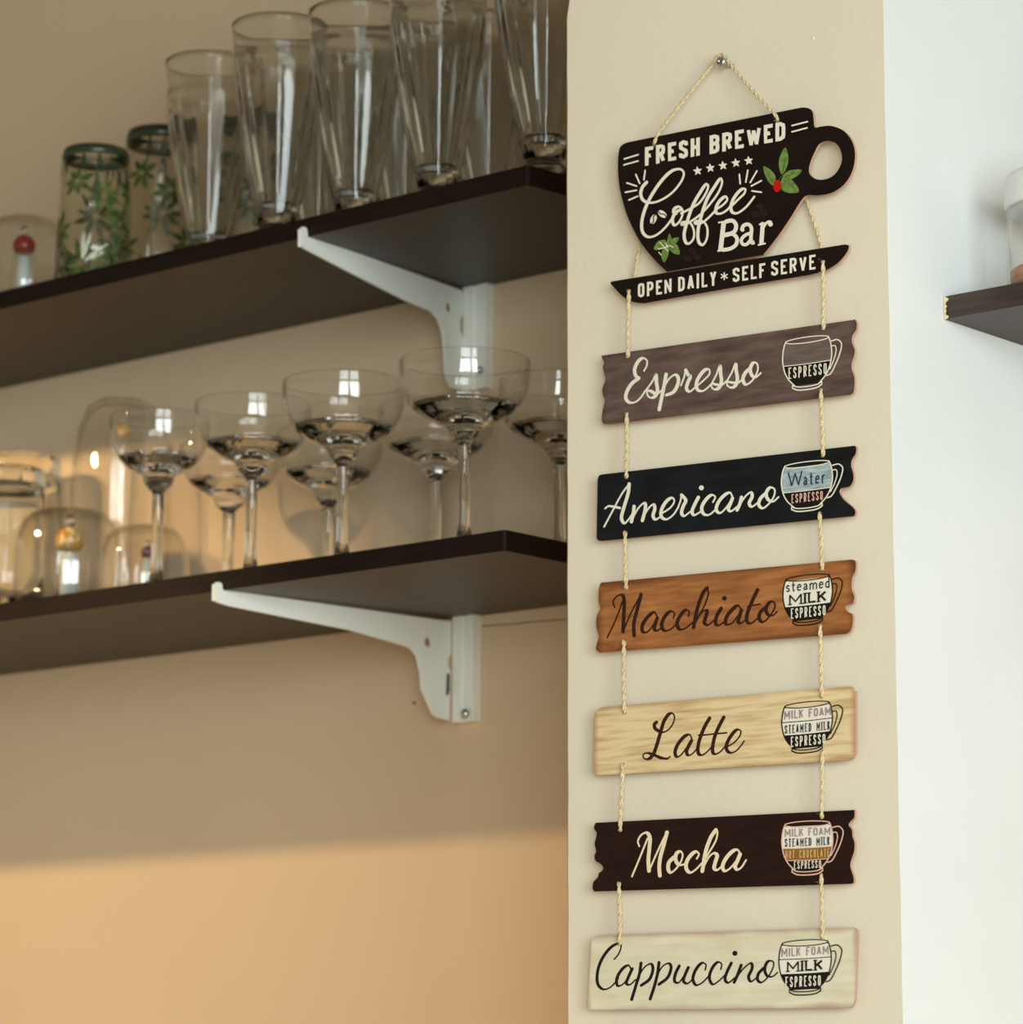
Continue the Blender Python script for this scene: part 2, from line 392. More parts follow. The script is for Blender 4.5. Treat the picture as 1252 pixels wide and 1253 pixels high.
# ------------------------------------------------------------------ brackets and rails
def onXk(x, y, X0, k, Yb):
    rr = ray(x, y); t = (X0 - k * Yb) / (rr[0] - k * rr[1]); return CAM + rr * t
def plate(name, pts2, X, thick, m_, parent, holes=(), k=0.0):
    """flat plate in the Y-Z plane at X (right face), from pixel outlines"""
    YB_ = YW - 0.012
    out = [onXk(x, y, X, k, YB_) for x, y in pts2]
    hs = [[onXk(x, y, X, k, YB_) for x, y in h] for h in holes]
    loops = [[Vector((p[1], p[2], 0)) for p in L] for L in [out] + hs]
    flat = [p for L in [out] + hs for p in L]
    tris = tessellate_polygon(loops)
    n = len(flat)
    v = [tuple(p) for p in flat] + [(p[0] - thick, p[1], p[2]) for p in flat]
    f = [tuple(t) for t in tris] + [tuple(n + i for i in t)[::-1] for t in tris]
    o = 0
    for L in [out] + hs:
        k = len(L)
        f += [(o + i, o + (i + 1) % k, n + o + (i + 1) % k, n + o + i) for i in range(k)]
        o += k
    ob = mesh_obj(name, v, f, m_, parent)
    bm = bmesh.new(); bm.from_mesh(ob.data); bmesh.ops.recalc_face_normals(bm, faces=bm.faces); bm.to_mesh(ob.data); bm.free()
    return ob
def circle_px(cx, cy, rx, ry, n=12): return [(cx + rx * math.cos(2 * PI * k / n), cy + ry * math.sin(2 * PI * k / n)) for k in range(n)]

XB = onY(552, 760, YW - 0.012)[0]
XBU = onY(566, 356, YW - 0.012)[0]
low_pts = [(263.8, 715.5), (265.5, 712.5), (269, 712.3), (272.2, 714.5), (272.8, 719.5), (275, 721.7), (552.5, 760.6), (552.5, 800), (549, 806), (548.5, 815), (552, 823), (550, 881), (536, 878), (530, 873), (516.5, 842), (515.5, 822), (510.5, 802), (504, 793.5), (496, 790), (430, 771), (282, 741.5), (267, 737), (263.8, 734.5)]
up_pts = [(369, 281), (370.5, 277.8), (374, 278), (376.2, 281), (376.8, 286), (379, 288.6), (566, 355.8), (566.5, 385), (563.5, 392), (563.5, 405), (567, 415), (567, 478), (552, 474), (547, 462), (545, 442), (543.5, 415), (541, 402), (537, 391), (528, 381), (497, 368), (430, 334), (377, 306.5), (369, 301.5)]
def bracket(pts, X, hole, slot, rail, screw, label, label2, tip):
    base = onX(pts[-8][0], pts[-8][1], X)
    t = thing('shelf_bracket', (X, YW - 0.05, base[2]), label, 'bracket', 'white shelf brackets')
    holes = [circle_px(*hole)]
    T = onY(tip[0], tip[1], YS - 0.0006); kk = (T[0] - X) / (T[1] - (YW - 0.012))
    plate('arm', pts, X, 0.0022, M['bracket'], t, holes, kk)
    p0 = onXk(pts[0][0], pts[0][1], X, kk, YW - 0.012); p1 = onXk(pts[-1][0], pts[-1][1], X, kk, YW - 0.012)
    # folded lip at the tip
    v, f = box_vf(p0[0] - 0.0040, p0[0] - 0.0022, p0[1], p0[1] + 0.0030, p1[2], p0[2] + .0008); mesh_obj('tip_lip', v, f, M['bracket'], t)
    # slotted upright rail: a U channel screwed to the wall
    (rx0, rx1, ry0, ry1) = rail
    a = onY(rx0, ry0, YW - 0.011); b = onY(rx1, ry0, YW - 0.011); c = onY(rx1, ry1, YW - 0.011)
    x0, x1, zt, zb = a[0], b[0], a[2], c[2]
    r = thing('slotted_rail', ((x0 + x1) / 2, YW, zb), label2, 'rail', 'white slotted rails')
    g = Geo()
    w3 = (x1 - x0)
    # profile: flange, raised web, flange
    prof = [(x0, YW - 0.0005), (x0, YW - 0.011), (x0 + w3 * .40, YW - 0.011), (x0 + w3 * .44, YW - 0.0085), (x0 + w3 * .56, YW - 0.0085), (x0 + w3 * .60, YW - 0.011), (x1, YW - 0.011), (x1, YW - 0.0005)]
    n = len(prof)
    g.add([(x, y, zb) for x, y in prof] + [(x, y, zt) for x, y in prof], [(k, (k + 1) % n, n + (k + 1) % n, n + k) for k in range(n)] + [tuple(range(n))[::-1], tuple(range(n, 2 * n))])
    g.build('channel', M['bracket'], r)
    if slot:
        g = Geo()
        sp = [onX(x, y, X + 0.0003) for x, y in slot]
        g.add(sp + [q + Vector((-0.0008, 0, 0)) for q in sp], [tuple(range(len(sp))), tuple(range(2 * len(sp) - 1, len(sp) - 1, -1))] + [(k, len(sp) + k, len(sp) + (k + 1) % len(sp), (k + 1) % len(sp)) for k in range(len(sp))])
        g.build('slot', M['dark'], t)
    if screw:
        sx, sy, sr = screw
        P = onY(sx, sy, YW - 0.0135); u = unit(P) * sr
        prof = [(0, 0.0035), (u * .5, 0.0032), (u * .9, 0.0015), (u, 0), (0, 0)]
        so = lathe('screw', prof, M['steel'], None, (0, 0, 0), 20, closed=False)
        so.rotation_euler = (PI / 2, 0, 0); so.parent = r; so.location = P - r.location
    return t
bracket(low_pts, XB, (524, 785.5, 4.6, 6.2), [(548, 824), (550.5, 824), (550, 846), (548.5, 851), (547, 850)], (554, 579.5, 752, 881.5), (569, 873, 6.2),
        'white steel bracket holding up the lower dark shelf', 'short white wall rail behind the lower bracket, screw at its foot', (272.8, 719.5))
bracket(up_pts, XBU, (549.5, 376, 3.4, 6.5), None, (567, 595, 345, 474), (587, 453, 4.8),
        'white steel bracket holding up the upper dark shelf', 'short white wall rail behind the upper bracket, above the coupes', (376.8, 286))

# ------------------------------------------------------------------ glassware
def sundae(cx_px, ring_y, Y, scale, label, group):
    """tall footed sundae / pilsner glass; cx_px,ring_y: where the bottom of the drinking cavity shows"""
    zt = UZF + (UZB - UZF) * (Y - YS) / (YW - YS)
    P0 = onY(cx_px, ring_y, Y)
    u = 0.00077 * scale
    base = (P0[0], P0[1], zt + 0.0004)
    t = thing('sundae_glass', base, label, 'glass', group)
    def z(k): return (264 - k) * u
    outer = [(62, 0), (61.3, 10), (59.5, 28), (58.5, 40), (59.6, 43), (59.4, 50), (57, 70), (52, 105), (46, 140), (39, 175), (32, 205), (26, 226), (22.5, 238)]
    inner = [(20, 213), (18, 214), (17.5, 209), (22, 192), (31, 160), (39.5, 125), (47.5, 90), (54, 62), (56, 52), (56.6, 42), (57.6, 32), (59.2, 18), (60.3, 8), (60.8, 0.5), (61.4, -0.8)]
    def rip(r, zz, th):
        k = 264 - zz / u
        if 46 < k < 236:
            a = min(1, (k - 46) / 12) * min(1, (236 - k) / 25)
            return r * (1 - 0.028 * a * abs(math.sin(8 * th)) ** 1.0)
        return r
    w_ = 0.90 * u
    prof = [(r * w_, z(k)) for r, k in outer] + [(0, z(238))] + [(0, z(216))] + [(r * w_, z(k)) for r, k in inner]
    lathe('bowl', prof, M['glass'], t, base, 128, ripple=rip)
    foot = [(0, 0), (22.6, 238.2), (22, 242), (23.5, 246), (30, 249), (37, 256), (40, 261), (40.3, 264)]
    prof = [(0, z(238.2))] + [(r * u, z(k)) for r, k in foot[1:]] + [(30 * u, z(263.9)), (12 * u, z(257)), (0, z(255))]
    lathe('foot', prof, M['glass'], t, base, 72, closed=False)
    return t
GS = 'tall sundae glasses on the upper shelf'
YR = YS + 0.068
sundae(255, 273, YR + 0.028, 1.0, 'shortest-looking clear sundae glass, first of the front row beside the green tumblers', GS)
sundae(339, 255, YR - 0.004, 1.01, 'clear sundae glass, second of the front row, just before the upper bracket tip', GS)
sundae(434, 227, YR + 0.010, 1.0, 'clear sundae glass, third of the front row, above the upper bracket arm', GS)
sundae(535, 193, YR, 1.01, 'clear sundae glass, fourth of the front row, above the upper wall rail', GS)
sundae(666, 150, YR - 0.004, 1.04, 'clear sundae glass at the shelf end, its flared foot in view beside the pillar', GS)
sundae(390, 226, YR + 0.115, 1.0, 'clear sundae glass in the back row, seen between the second and third front ones', GS)
sundae(495, 196, YR + 0.115, 1.0, 'clear sundae glass in the back row, seen between the third and fourth front ones', GS)
sundae(596, 160, YR + 0.115, 1.0, 'clear sundae glass in the back row, seen between the fourth and the end ones', GS)

def tumbler_green(cx_px, top_y, Y, r_top_px, r_bot_px, label, zbase, seed=0, H=None):
    P = onY(cx_px, top_y, Y); u = unit(P)
    base = (P[0], P[1], zbase + 0.0004)
    Ht = P[2] - zbase
    t = thing('leaf_tumbler', base, label, 'glass', 'green leaf tumblers standing upside down')
    rt, rb = r_top_px * u, r_bot_px * u
    def R(z): return rb + (rt - rb) * (z / Ht)
    wl = 0.0022
    prof = [(R(0), 0), (R(Ht * .3), Ht * .3), (R(Ht * .6), Ht * .6), (R(Ht * .9), Ht * .9), (rt, Ht * .97), (rt * .96, Ht), (rt * .8, Ht), (0, Ht - 0.002)]
    prof += [(0, Ht * .90), (rt * .8, Ht * .90), (R(Ht * .85) - wl, Ht * .86), (R(Ht * .6) - wl, Ht * .6), (R(Ht * .3) - wl, Ht * .3), (R(0) - wl, 0)]
    def rip(r, zz, th): return r * (1 + 0.006 * math.sin(16 * th)) if zz > Ht * .5 else r
    lathe('glass_wall', prof, M['thin_green'], t, base, 80, ripple=rip)
    # glazed ring around the thick base
    ring = [(R(Ht * .93) + 0.0004, Ht * .93), (rt + 0.0004, Ht * .97), (rt * .96 + .0003, Ht + .0003), (rt * .75, Ht + .0003), (rt * .75, Ht - .001), (rt * .94, Ht * .99), (R(Ht * .93) - .0006, Ht * .93)]
    lathe('base_ring', ring, M['greenring'], t, base, 64)
    rnd = random.Random(seed)
    def burst(th0, z0, n, L, mt, w_=0.0032, a0=0.0, span=2 * PI, name='leaf_spray'):
        g = Geo()
        for k in range(n):
            a = a0 + span * (k + 0.5) / n + rnd.uniform(-.12, .12)
            l = L * rnd.uniform(.7, 1.1)
            pts = []
            for s_, wd in ((0.12, .15), (.35, .9), (.6, 1), (.85, .5), (1, .03)):
                for sg in (-1, 1):
                    du = math.cos(a) * l * s_ - math.sin(a) * w_ * wd * sg
                    dz = math.sin(a) * l * s_ + math.cos(a) * w_ * wd * sg
                    zz = min(max(z0 + dz, 0.0005), Ht * .985)
                    rr = R(zz) + 0.0005; th = th0 + du / rr
                    pts.append((base[0] + rr * math.cos(th), base[1] + rr * math.sin(th), base[2] + zz))
            g.add(pts, [(0, 1, 3, 2), (2, 3, 5, 4), (4, 5, 7, 6), (6, 7, 9, 8)])
        return g.build(name, mt, t)
    vth = math.atan2(-P[1], -P[0])          # towards the camera side
    burst(vth - 0.35, 0.016, 9, 0.028, M['leafglass'])
    burst(vth - 0.30, 0.016, 4, 0.036, M['paleleaf'], 0.0016, 0.2, 1.6)
    burst(vth + 0.75, 0.056, 8, 0.022, M['leafglass'])
    burst(vth - 1.15, 0.050, 8, 0.022, M['leafglass'])
    burst(vth + 1.55, 0.030, 7, 0.022, M['leafglass'])
    burst(vth - 2.1, 0.03, 8, 0.024, M['leafglass'])
    burst(vth + 2.5, 0.05, 8, 0.024, M['leafglass'])
    burst(vth + 0.25, Ht * .62, 8, 0.020, M['leafglass'])
    burst(vth - 0.55, Ht * .72, 7, 0.018, M['leafglass'])
    burst(vth + 1.2, Ht * .68, 8, 0.020, M['leafglass'])
    burst(vth + 3.1, Ht * .60, 9, 0.026, M['leafglass'])
    burst(vth + 0.5, 0.018, 8, 0.024, M['leafglass'])
    for a_ in (-1.5, -1.0, -.35, .1, .5, 1.0, 1.5, 2.4, 3.1):
        burst(vth + a_, Ht * .95, 3, 0.030 * rnd.uniform(.6, 1.2), M['greenring'], 0.0012, PI * 1.42, PI * .16, 'drip')
    return t
def uz(Y): return UZF + (UZB - UZF) * (Y - YS) / (YW - YS)
tumbler_green(118, 187, YS + 0.055, 40, 47, 'upside-down green leaf tumbler at the row end beside the red-headed ornament', uz(YS + .055), 1)
tumbler_green(199, 165, YS + 0.150, 43, 49, 'upside-down green leaf tumbler half behind the first sundae glass', uz(YS + .150), 2)
tumbler_green(306, 158, YS + 0.180, 34, 40, 'upside-down green leaf tumbler in the back, seen between the first two sundae glasses', uz(YS + .180), 3)

def coupe(cx_px, rim_y, Y, r_px, knob_dy, label):
    P = onY(cx_px, rim_y, Y); u = unit(P)
    base = (P[0], P[1], LZ + 0.0004)
    H = P[2] - LZ
    k = knob_dy / 98.0                       # vertical stretch of the bowl
    q = r_px / 81.0                          # radial scale of the bowl
    t = thing('champagne_coupe', base, label, 'glass', 'champagne coupes on the lower shelf')
    def z(d): return H - d * u * k
    outer = [(81, 0), (81.2, 12), (80.5, 25), (77.5, 38), (71, 50), (66.2, 55)]
    inner = [(65.4, 54.4), (69.6, 49), (75.9, 37.5), (78.9, 25), (79.5, 12), (79.7, 0.5), (80.4, -1)]
    def rip(r, zz, th):
        d = (H - zz) / (u * k)
        if 30 < d < 82 and r > 20 * u:
            a = min(1, (d - 30) / 14)
            return r * (1 - 0.022 * a * abs(math.sin(6 * th)))
        return r
    prof = [(r * u * q, z(d)) for r, d in outer] + [(r * u * q, z(d)) for r, d in inner]
    lathe('bowl', prof, M['thin'], t, base, 96, ripple=rip)
    zs_ = H - 104 * u * k
    zf = 0.004
    L = zs_ - zf
    # thick cut bottom of the bowl, knop and stem: one piece of solid glass
    top = [(0, 71.5), (12, 71), (30, 68.5), (46, 63.5), (58, 57), (64.6, 54.6), (66.2, 55.2), (61, 60), (48, 69), (36, 75.8), (25, 80.5)]
    kn = [(19.5, 85), (17.2, 89), (17.0, 92), (13, 95.5), (11.5, 98), (8.6, 101)]
    pr = [(r * u * q, z(d)) for r, d in top] + [(r * u, z(d)) for r, d in kn]
    pr += [(7.3 * u, zs_), (6.9 * u, zf + L * .7), (6.6 * u, zf + L * .4), (7.2 * u, zf + L * .2), (9.5 * u, zf + L * .09), (13 * u, zf + L * .03), (20 * u, zf + 0.0008), (20 * u, zf), (0, zf)]
    lathe('stem', pr, M['glass'], t, base, 72, closed=False, ripple=rip)
    ft = [(0, zf - .0001), (20 * u, zf - .0001), (40 * u, 0.0026), (48 * u, 0.0016), (51 * u, 0.0008), (50 * u, 0.0), (0, 0.0)]
    lathe('foot', ft, M['glass'], t, base, 64, closed=False)
    return t
YC = YS + 0.052
coupe(196, 513, YC - 0.006, 61.5, 88, 'smallest front-row champagne coupe, beside the upside-down round tumblers')
coupe(310, 496, YC + 0.006, 71.5, 88, 'front-row champagne coupe, second from the upside-down tumblers')
coupe(421, 470, YC, 75.5, 98, 'front-row champagne coupe above the lower bracket arm')
coupe(569, 444, YC, 81, 98, 'largest champagne coupe, in front of the upper wall rail')
coupe(685, 470, YC + 0.098, 76, 96, 'champagne coupe at the shelf end, cut by the pillar edge')
coupe(534, 500, YC + 0.115, 72, 85, 'back-row champagne coupe behind the largest one')
coupe(403, 532, YC + 0.120, 66, 86, 'back-row champagne coupe behind the bracket-side one')
coupe(282, 548, YC + 0.120, 62, 77, 'back-row champagne coupe behind the second one, low bowl')

def dome(cx_px, top_y, Y, r_px, label, zbase, shape='round', group='upside-down round tumblers'):
    P = onY(cx_px, top_y, Y); u = unit(P)
    base = (P[0], P[1], zbase + 0.0004)
    H = P[2] - zbase
    R = r_px * u
    t = thing('stemless_glass', base, label, 'glass', group)
    if shape == 'round':
        o = [(.94, 0), (.98, .2), (1.0, .42), (.985, .6), (.93, .76), (.84, .88), (.70, .955), (.5, .99), (.25, 1.0), (0, 1.0)]
        i = [(0, .975), (.25, .975), (.5, .965), (.68, .93), (.815, .86), (.90, .745), (.955, .6), (.972, .42), (.955, .2), (.915, 0)]
    else:
        o = [(1.06, 0), (1.04, .3), (1.02, .6), (1.0, .9), (.99, .965), (.95, .99), (.88, 1.0), (.80, .985), (.6, .97), (0, .965)]
        i = [(0, .90), (.7, .90), (.90, .88), (.95, .84), (.975, .6), (.995, .3), (1.01, 0)]
    prof = [(r * R, z * H) for r, z in o] + [(r * R, z * H) for r, z in i]
    lathe('bowl' if shape == 'round' else 'glass_wall', prof, M['thin'] if shape == 'round' else M['glass'], t, base, 80)
    return t, base, u, H
def ornament(cx_px, head_y, Y, zbase, head_px, mt, label, col='window_glint'):
    P = onY(cx_px, head_y, Y); u = unit(P)
    base = (P[0], P[1], zbase + 0.0006); zc = P[2] - zbase
    t = thing('glass_ornament', base, label, 'ornament')
    r = head_px * u
    if col == 'window_glint': lathe('glint_core', [(0, .001), (r * .62, .001), (r * .62, zc * .5), (r * .58, zc - r * .9), (0, zc - r * .85)], M['window_glint'], t, base, 32, closed=False)  # pale rod added as the window reflection seen in the clear column
    lathe('column', [(0, 0), (r * 1.05, 0), (r * 1.08, zc * .5), (r * 1.0, zc - r * .9), (r * .75, zc - r * .55), (0, zc - r * .5)], M['thin'], t, base, 40, closed=False)
    o = [(0, zc - r * .5), (r * .75, zc - r * .5), (r * .95, zc - r * .1), (r * .92, zc + r * .35), (r * .6, zc + r * .85), (r * .2, zc + r * 1.0), (0, zc + r * 1.02)]
    lathe('head', o, mt, t, base, 40, closed=False)
    lathe('knob', [(0, zc + r * 1.0), (r * .28, zc + r * 1.1), (r * .38, zc + r * 1.4), (r * .25, zc + r * 1.75), (0, zc + r * 1.8)], M['glass'], t, base, 24, closed=False)
    return t
YD = YS + 0.060
dome(85, 625, YD, 66, 'upside-down stemless glass over the yellow-headed ornament', LZ)
ornament(86, 664, YD, LZ, 18.5, M['yellow_head'], 'small glass ornament with an amber yellow head under an upturned glass')
dome(178, 645, YD + 0.075, 56, 'upside-down stemless glass over the purple-headed ornament', LZ)
ornament(181, 678, YD + 0.075, LZ, 9.0, M['purple_head'], 'slim glass ornament with a purple head under an upturned glass')
dome(150, 490, YD + 0.146, 62, 'tallest upside-down stemless glass, behind the smallest coupe', LZ)
ornament(152, 530, YD + 0.146, LZ, 11.0, M['yellow_head'], 'clear ornament with an orange head inside the tallest upturned glass', 'thin')
dome(32, 268, YD, 52, 'upside-down stemless glass on the upper shelf over the red-headed ornament', uz(YD))
ornament(30, 303, YD, uz(YD), 14.5, M['red_head'], 'small glass ornament with a red head on the upper shelf')
dome(10, 575, YD + 0.02, 46, 'thick-based tumbler upside down at the photo edge of the lower shelf', LZ, 'thick', 'thick-based tumblers upside down')
dome(28, 560, YD + 0.13, 48, 'thick-based tumbler upside down in the back, above the yellow-headed ornament', LZ, 'thick', 'thick-based tumblers upside down')

# ------------------------------------------------------------------ jar on the right shelf
JY = RY + 0.052
JP = onY(1312, 300, JY); ju = unit(JP)
jb = (JP[0], JY, RZ + 0.0004)
zl_ = onY(1312, 258, JY)[2] - RZ; zt_ = onY(1312, 215, JY)[2] - RZ; zp_ = onY(1312, 333, JY)[2] - RZ
R = 80 * ju
jar = thing('storage_jar', jb, 'clear jar with a white lid on the short shelf by the white wall', 'jar')
lathe('glass_body', [(R * .98, 0), (R, .002), (R, zl_ - .002), (R * .97, zl_), (R * .94, zl_), (R * .96, zl_ - .003), (R * .96, .005), (R * .9, .004), (0, .004), (0, 0)], M['thin'], jar, jb, 72)
lathe('lid', [(0, zl_ + .0006), (R * 1.0, zl_ + .0006), (R * 1.015, zl_ + .003), (R * 1.015, zt_ - .005), (R * .97, zt_ - .001), (R * .9, zt_), (0, zt_)], M['lid'], jar, jb, 72, closed=False)
pw = lathe('brown_powder', [(0, .0045), (R * .955, .0052), (R * .957, zp_ - .002), (R * .95, zp_), (R * .4, zp_ + .001), (0, zp_ + .0005)], M['powder'], None, (0, 0, 0), 64, closed=False)
pw.location = jb; tag(pw, 'orange brown powder filling the bottom of the white-lidded jar', 'powder', kind='stuff')

# ------------------------------------------------------------------ the hanging sign
BT = 0.0024
YFB = YP - 0.0095            # front of the boards
YFC = YP - 0.0118            # front of the cup board, a little prouder
sign = thing('hanging_sign', onY(880, 1233, YP - 0.003), 'wooden coffee bar sign of a cup, saucer and six drink boards hung on twine', 'sign')

def crop(ox, oy, s): return lambda pts: [(ox + p[0] / s, oy + p[1] / s) + tuple(p[2:]) for p in pts]
def smooth_outline(pts, n=4):
    out = []
    N = len(pts)
    for i in range(N):
        a, b = Vector(pts[i][:2]), Vector(pts[(i + 1) % N][:2])
        out.append(a)
        d = (b - a).length
        if d > 40:
            k = min(0.05, 1.2 / d); out.append(a + (b - a) * k); out.append(a + (b - a) * 0.5); out.append(b - (b - a) * k)
    return [tuple(p) for p in crom(out, n, True)]
def board(name, pts, yf, face_mat, label, holes=(), smooth=True):
    out = smooth_outline(pts) if smooth else pts
    loops_px = [out] + [list(h) for h in holes]
    loops = [[Vector((x, y, 0)) for x, y in L] for L in loops_px]
    tris = tessellate_polygon(loops)
    flat = [p for L in loops_px for p in L]
    n = len(flat)
    fr = [onY(x, y, yf) for x, y in flat]
    # tiny bevel ring: the painted face is inset a hair
    v = [tuple(p) for p in fr] + [(p[0], yf + BT, p[2]) for p in fr]
    g = Geo(); g.v = v
    for t in tris: g.f.append(tuple(t)); g.m.append(0)
    for t in tris: g.f.append(tuple(n + i for i in t)[::-1]); g.m.append(1)
    o = 0
    for L in loops_px:
        k = len(L)
        for i in range(k): g.f.append((o + i, o + (i + 1) % k, n + o + (i + 1) % k, n + o + i)); g.m.append(1)
        o += k
    ob = g.build(name, [face_mat, M['ply']], sign)
    bm = bmesh.new(); bm.from_mesh(ob.data); bmesh.ops.recalc_face_normals(bm, faces=bm.faces); bm.to_mesh(ob.data); bm.free()
    if label: ob['label'] = label
    return ob

class Print(Geo):
    """flat print: filled outlines and pen strokes laid on a board face (pixel space -> board plane)"""
    def __init__(s, yf): super().__init__(); s.y = yf; s.d = 0.0
    def P(s, x, y, lv):
        s.d += 5e-8
        return tuple(onY(x, y, s.y - 0.00015 * (lv + 1) - s.d))
    def add(s, v, f, mi=0):
        super().add(v, f, mi); s.d += 6e-7
    def poly(s, pts, mi=0, lv=0):
        tris = tessellate_polygon([[Vector((x, y, 0)) for x, y in pts]])
        s.add([s.P(x, y, lv) for x, y in pts], [tuple(t) for t in tris], mi)
    def disc(s, cx, cy, rx, ry=None, rot=0, mi=0, lv=0, n=18):
        ry = ry or rx
        s.poly([(cx + rx * math.cos(t) * math.cos(rot) - ry * math.sin(t) * math.sin(rot), cy + rx * math.cos(t) * math.sin(rot) + ry * math.sin(t) * math.cos(rot)) for t in [2 * PI * k / n for k in range(n)]], mi, lv)
    def stroke(s, pts, w, mi=0, lv=0, curve=True, cap=True, pen=None, n=6, closed=False):
        """pen=(thin, thick): width grows on down strokes"""
        P = crom([p[:2] for p in pts], n, closed) if curve else [Vector(p[:2]) for p in pts]
        if closed and curve: P.append(P[0])
        N = len(P)
        if N < 2: return
        if not curve and N > 2:
            for i in range(1, N - 1):      # sharp apexes (W, N, A, V): draw the legs as separate bars
                a, b = (P[i] - P[i - 1]).normalized(), (P[i + 1] - P[i]).normalized()
                if a.dot(b) < -0.2:
                    e = w * 0.22
                    s.stroke([tuple(q) for q in P[:i]] + [tuple(P[i] + a * e)], w, mi, lv, False, cap)
                    s.stroke([tuple(P[i] - b * e)] + [tuple(q) for q in P[i + 1:]], w, mi, lv, False, cap)
                    return
        D = [(P[min(i + 1, N - 1)] - P[max(i - 1, 0)]) for i in range(N)]
        D = [d.normalized() if d.length > 1e-9 else Vector((1, 0)) for d in D]
        W = []
        for d in D:
            if pen:
                t = max(0.0, min(1.0, (d[1] + 0.25) / 0.95)); t = t * t * (3 - 2 * t)
                W.append(pen[0] + (pen[1] - pen[0]) * t)
            else: W.append(w)
        if pen:
            for _ in range(4): W = [(W[max(i - 1, 0)] + W[i] * 2 + W[min(i + 1, N - 1)]) / 4 for i in range(N)]
        if not curve:
            # mitred joins
            Ls = []
            for i in range(N):
                if 0 < i < N - 1:
                    a = (P[i] - P[i - 1]).normalized(); b = (P[i + 1] - P[i]).normalized()
                    nrm = Vector((-a[1] - b[1], a[0] + b[0]))
                    if nrm.length < 1e-4: nrm = Vector((-a[1], a[0]))
                    nrm.normalize(); k = 1 / max(0.78, nrm.dot(Vector((-a[1], a[0]))))
                    Ls.append(nrm * k)
                else:
                    d = D[i]; Ls.append(Vector((-d[1], d[0])))
        else: Ls = [Vector((-d[1], d[0])) for d in D]
        vs = []
        for i in range(N):
            o = Ls[i] * (W[i] / 2)
            a, b = P[i] + o, P[i] - o
            vs += [s.P(a[0], a[1], lv), s.P(b[0], b[1], lv)]
        s.add(vs, [(2 * i, 2 * i + 1, 2 * i + 3, 2 * i + 2) for i in range(N - 1)], mi)
        if cap:
            for i in (0, N - 1): s.disc(P[i][0], P[i][1], W[i] / 2, mi=mi, lv=lv, n=10)

# block alphabet: strokes in a unit box (x right, y up), value = (relative width, strokes)
RD = 'r'
GL = {
 'A': (1.05, [[(0, 0), (.5, 1), (1, 0)], [(.16, .3), (.84, .3)]]),
 'B': (1, [[(0, 0), (0, 1), (.6, 1), (.93, .93), (1, .8), (.93, .6), (.6, .53), (0, .53)], [(.6, .53), (.94, .45), (1, .27), (.94, .07), (.6, 0), (0, 0)]]),
 'C': (1, [[(1, .72), (.96, .92), (.5, 1), (.04, .92), (0, .72), (0, .28), (.04, .08), (.5, 0), (.96, .08), (1, .28)]]),
 'D': (1, [[(0, 0), (0, 1), (.5, 1), (.93, .9), (1, .72), (1, .28), (.93, .1), (.5, 0), (0, 0)]]),
 'E': (.85, [[(1, 1), (0, 1), (0, 0), (1, 0)], [(0, .52), (.85, .52)]]),
 'F': (.85, [[(1, 1), (0, 1), (0, 0)], [(0, .52), (.85, .52)]]),
 'H': (1, [[(0, 0), (0, 1)], [(1, 0), (1, 1)], [(0, .5), (1, .5)]]),
 'I': (.0, [[(0.5, 0), (0.5, 1)]]),
 'K': (1, [[(0, 0), (0, 1)], [(1, 1), (0.05, .42)], [(.35, .6), (1, 0)]]),
 'L': (.8, [[(0, 1), (0, 0), (1, 0)]]),
 'M': (1.6, [[(0, 0), (0, 1), (.5, .25), (1, 1), (1, 0)]]),
 'N': (1.15, [[(0, 0), (0, 1), (1, 0), (1, 1)]]),
 'O': (1, [[(.5, 1), (.93, .92), (1, .72), (1, .28), (.93, .08), (.5, 0), (.07, .08), (0, .28), (0, .72), (.07, .92), (.5, 1)]]),
 'P': (1, [[(0, 0), (0, 1), (.6, 1), (.93, .93), (1, .76), (.93, .54), (.6, .45), (0, .45)]]),
 'R': (1, [[(0, 0), (0, 1), (.6, 1), (.93, .93), (1, .76), (.93, .57), (.6, .49), (0, .49)], [(.55, .49), (1, 0)]]),
 'S': (1, [[(1, .74), (.96, .92), (.5, 1), (.04, .92), (0, .76), (.06, .62), (.94, .38), (1, .24), (.96, .08), (.5, 0), (.04, .08), (0, .26)]]),
 'T': (.9, [[(0, 1), (1, 1)], [(.5, 1), (.5, 0)]]),
 'V': (1.05, [[(0, 1), (.5, 0), (1, 1)]]),
 'W': (1.75, [[(0, 1), (.25, 0), (.5, .85), (.75, 0), (1, 1)]]),
 'Y': (1, [[(0, 1), (.5, .45), (1, 1)], [(.5, .45), (.5, 0)]]),
 's': (.7, [[(1, .52), (.5, .64), (.05, .52), (.1, .4), (.9, .24), (.95, .1), (.5, 0), (0, .1)]]),
 't': (.5, [[(.4, .92), (.4, .12), (.6, 0), (1, .06)], [(0, .62), (1, .62)]]),
 'e': (.8, [[(.02, .34), (1, .36), (.93, .55), (.5, .64), (.1, .52), (0, .3), (.1, .08), (.5, 0), (.95, .12)]]),
 'a': (.8, [[(.08, .5), (.45, .64), (.85, .52), (.88, .1), (1, 0)], [(.86, .36), (.3, .32), (0, .15), (.3, 0), (.86, .16)]]),
 'm': (1.5, [[(0, 0), (0, .62)], [(0, .45), (.25, .63), (.48, .5), (.48, 0)], [(.48, .45), (.75, .63), (1, .5), (1, 0)]]),
 'd': (.85, [[(.88, 1), (.88, 0)], [(.88, .5), (.45, .63), (.05, .5), (0, .3), (.08, .1), (.45, 0), (.88, .14)]]),
 'r': (.6, [[(0, 0), (0, .62)], [(0, .4), (.5, .62), (1, .6)]]),
}
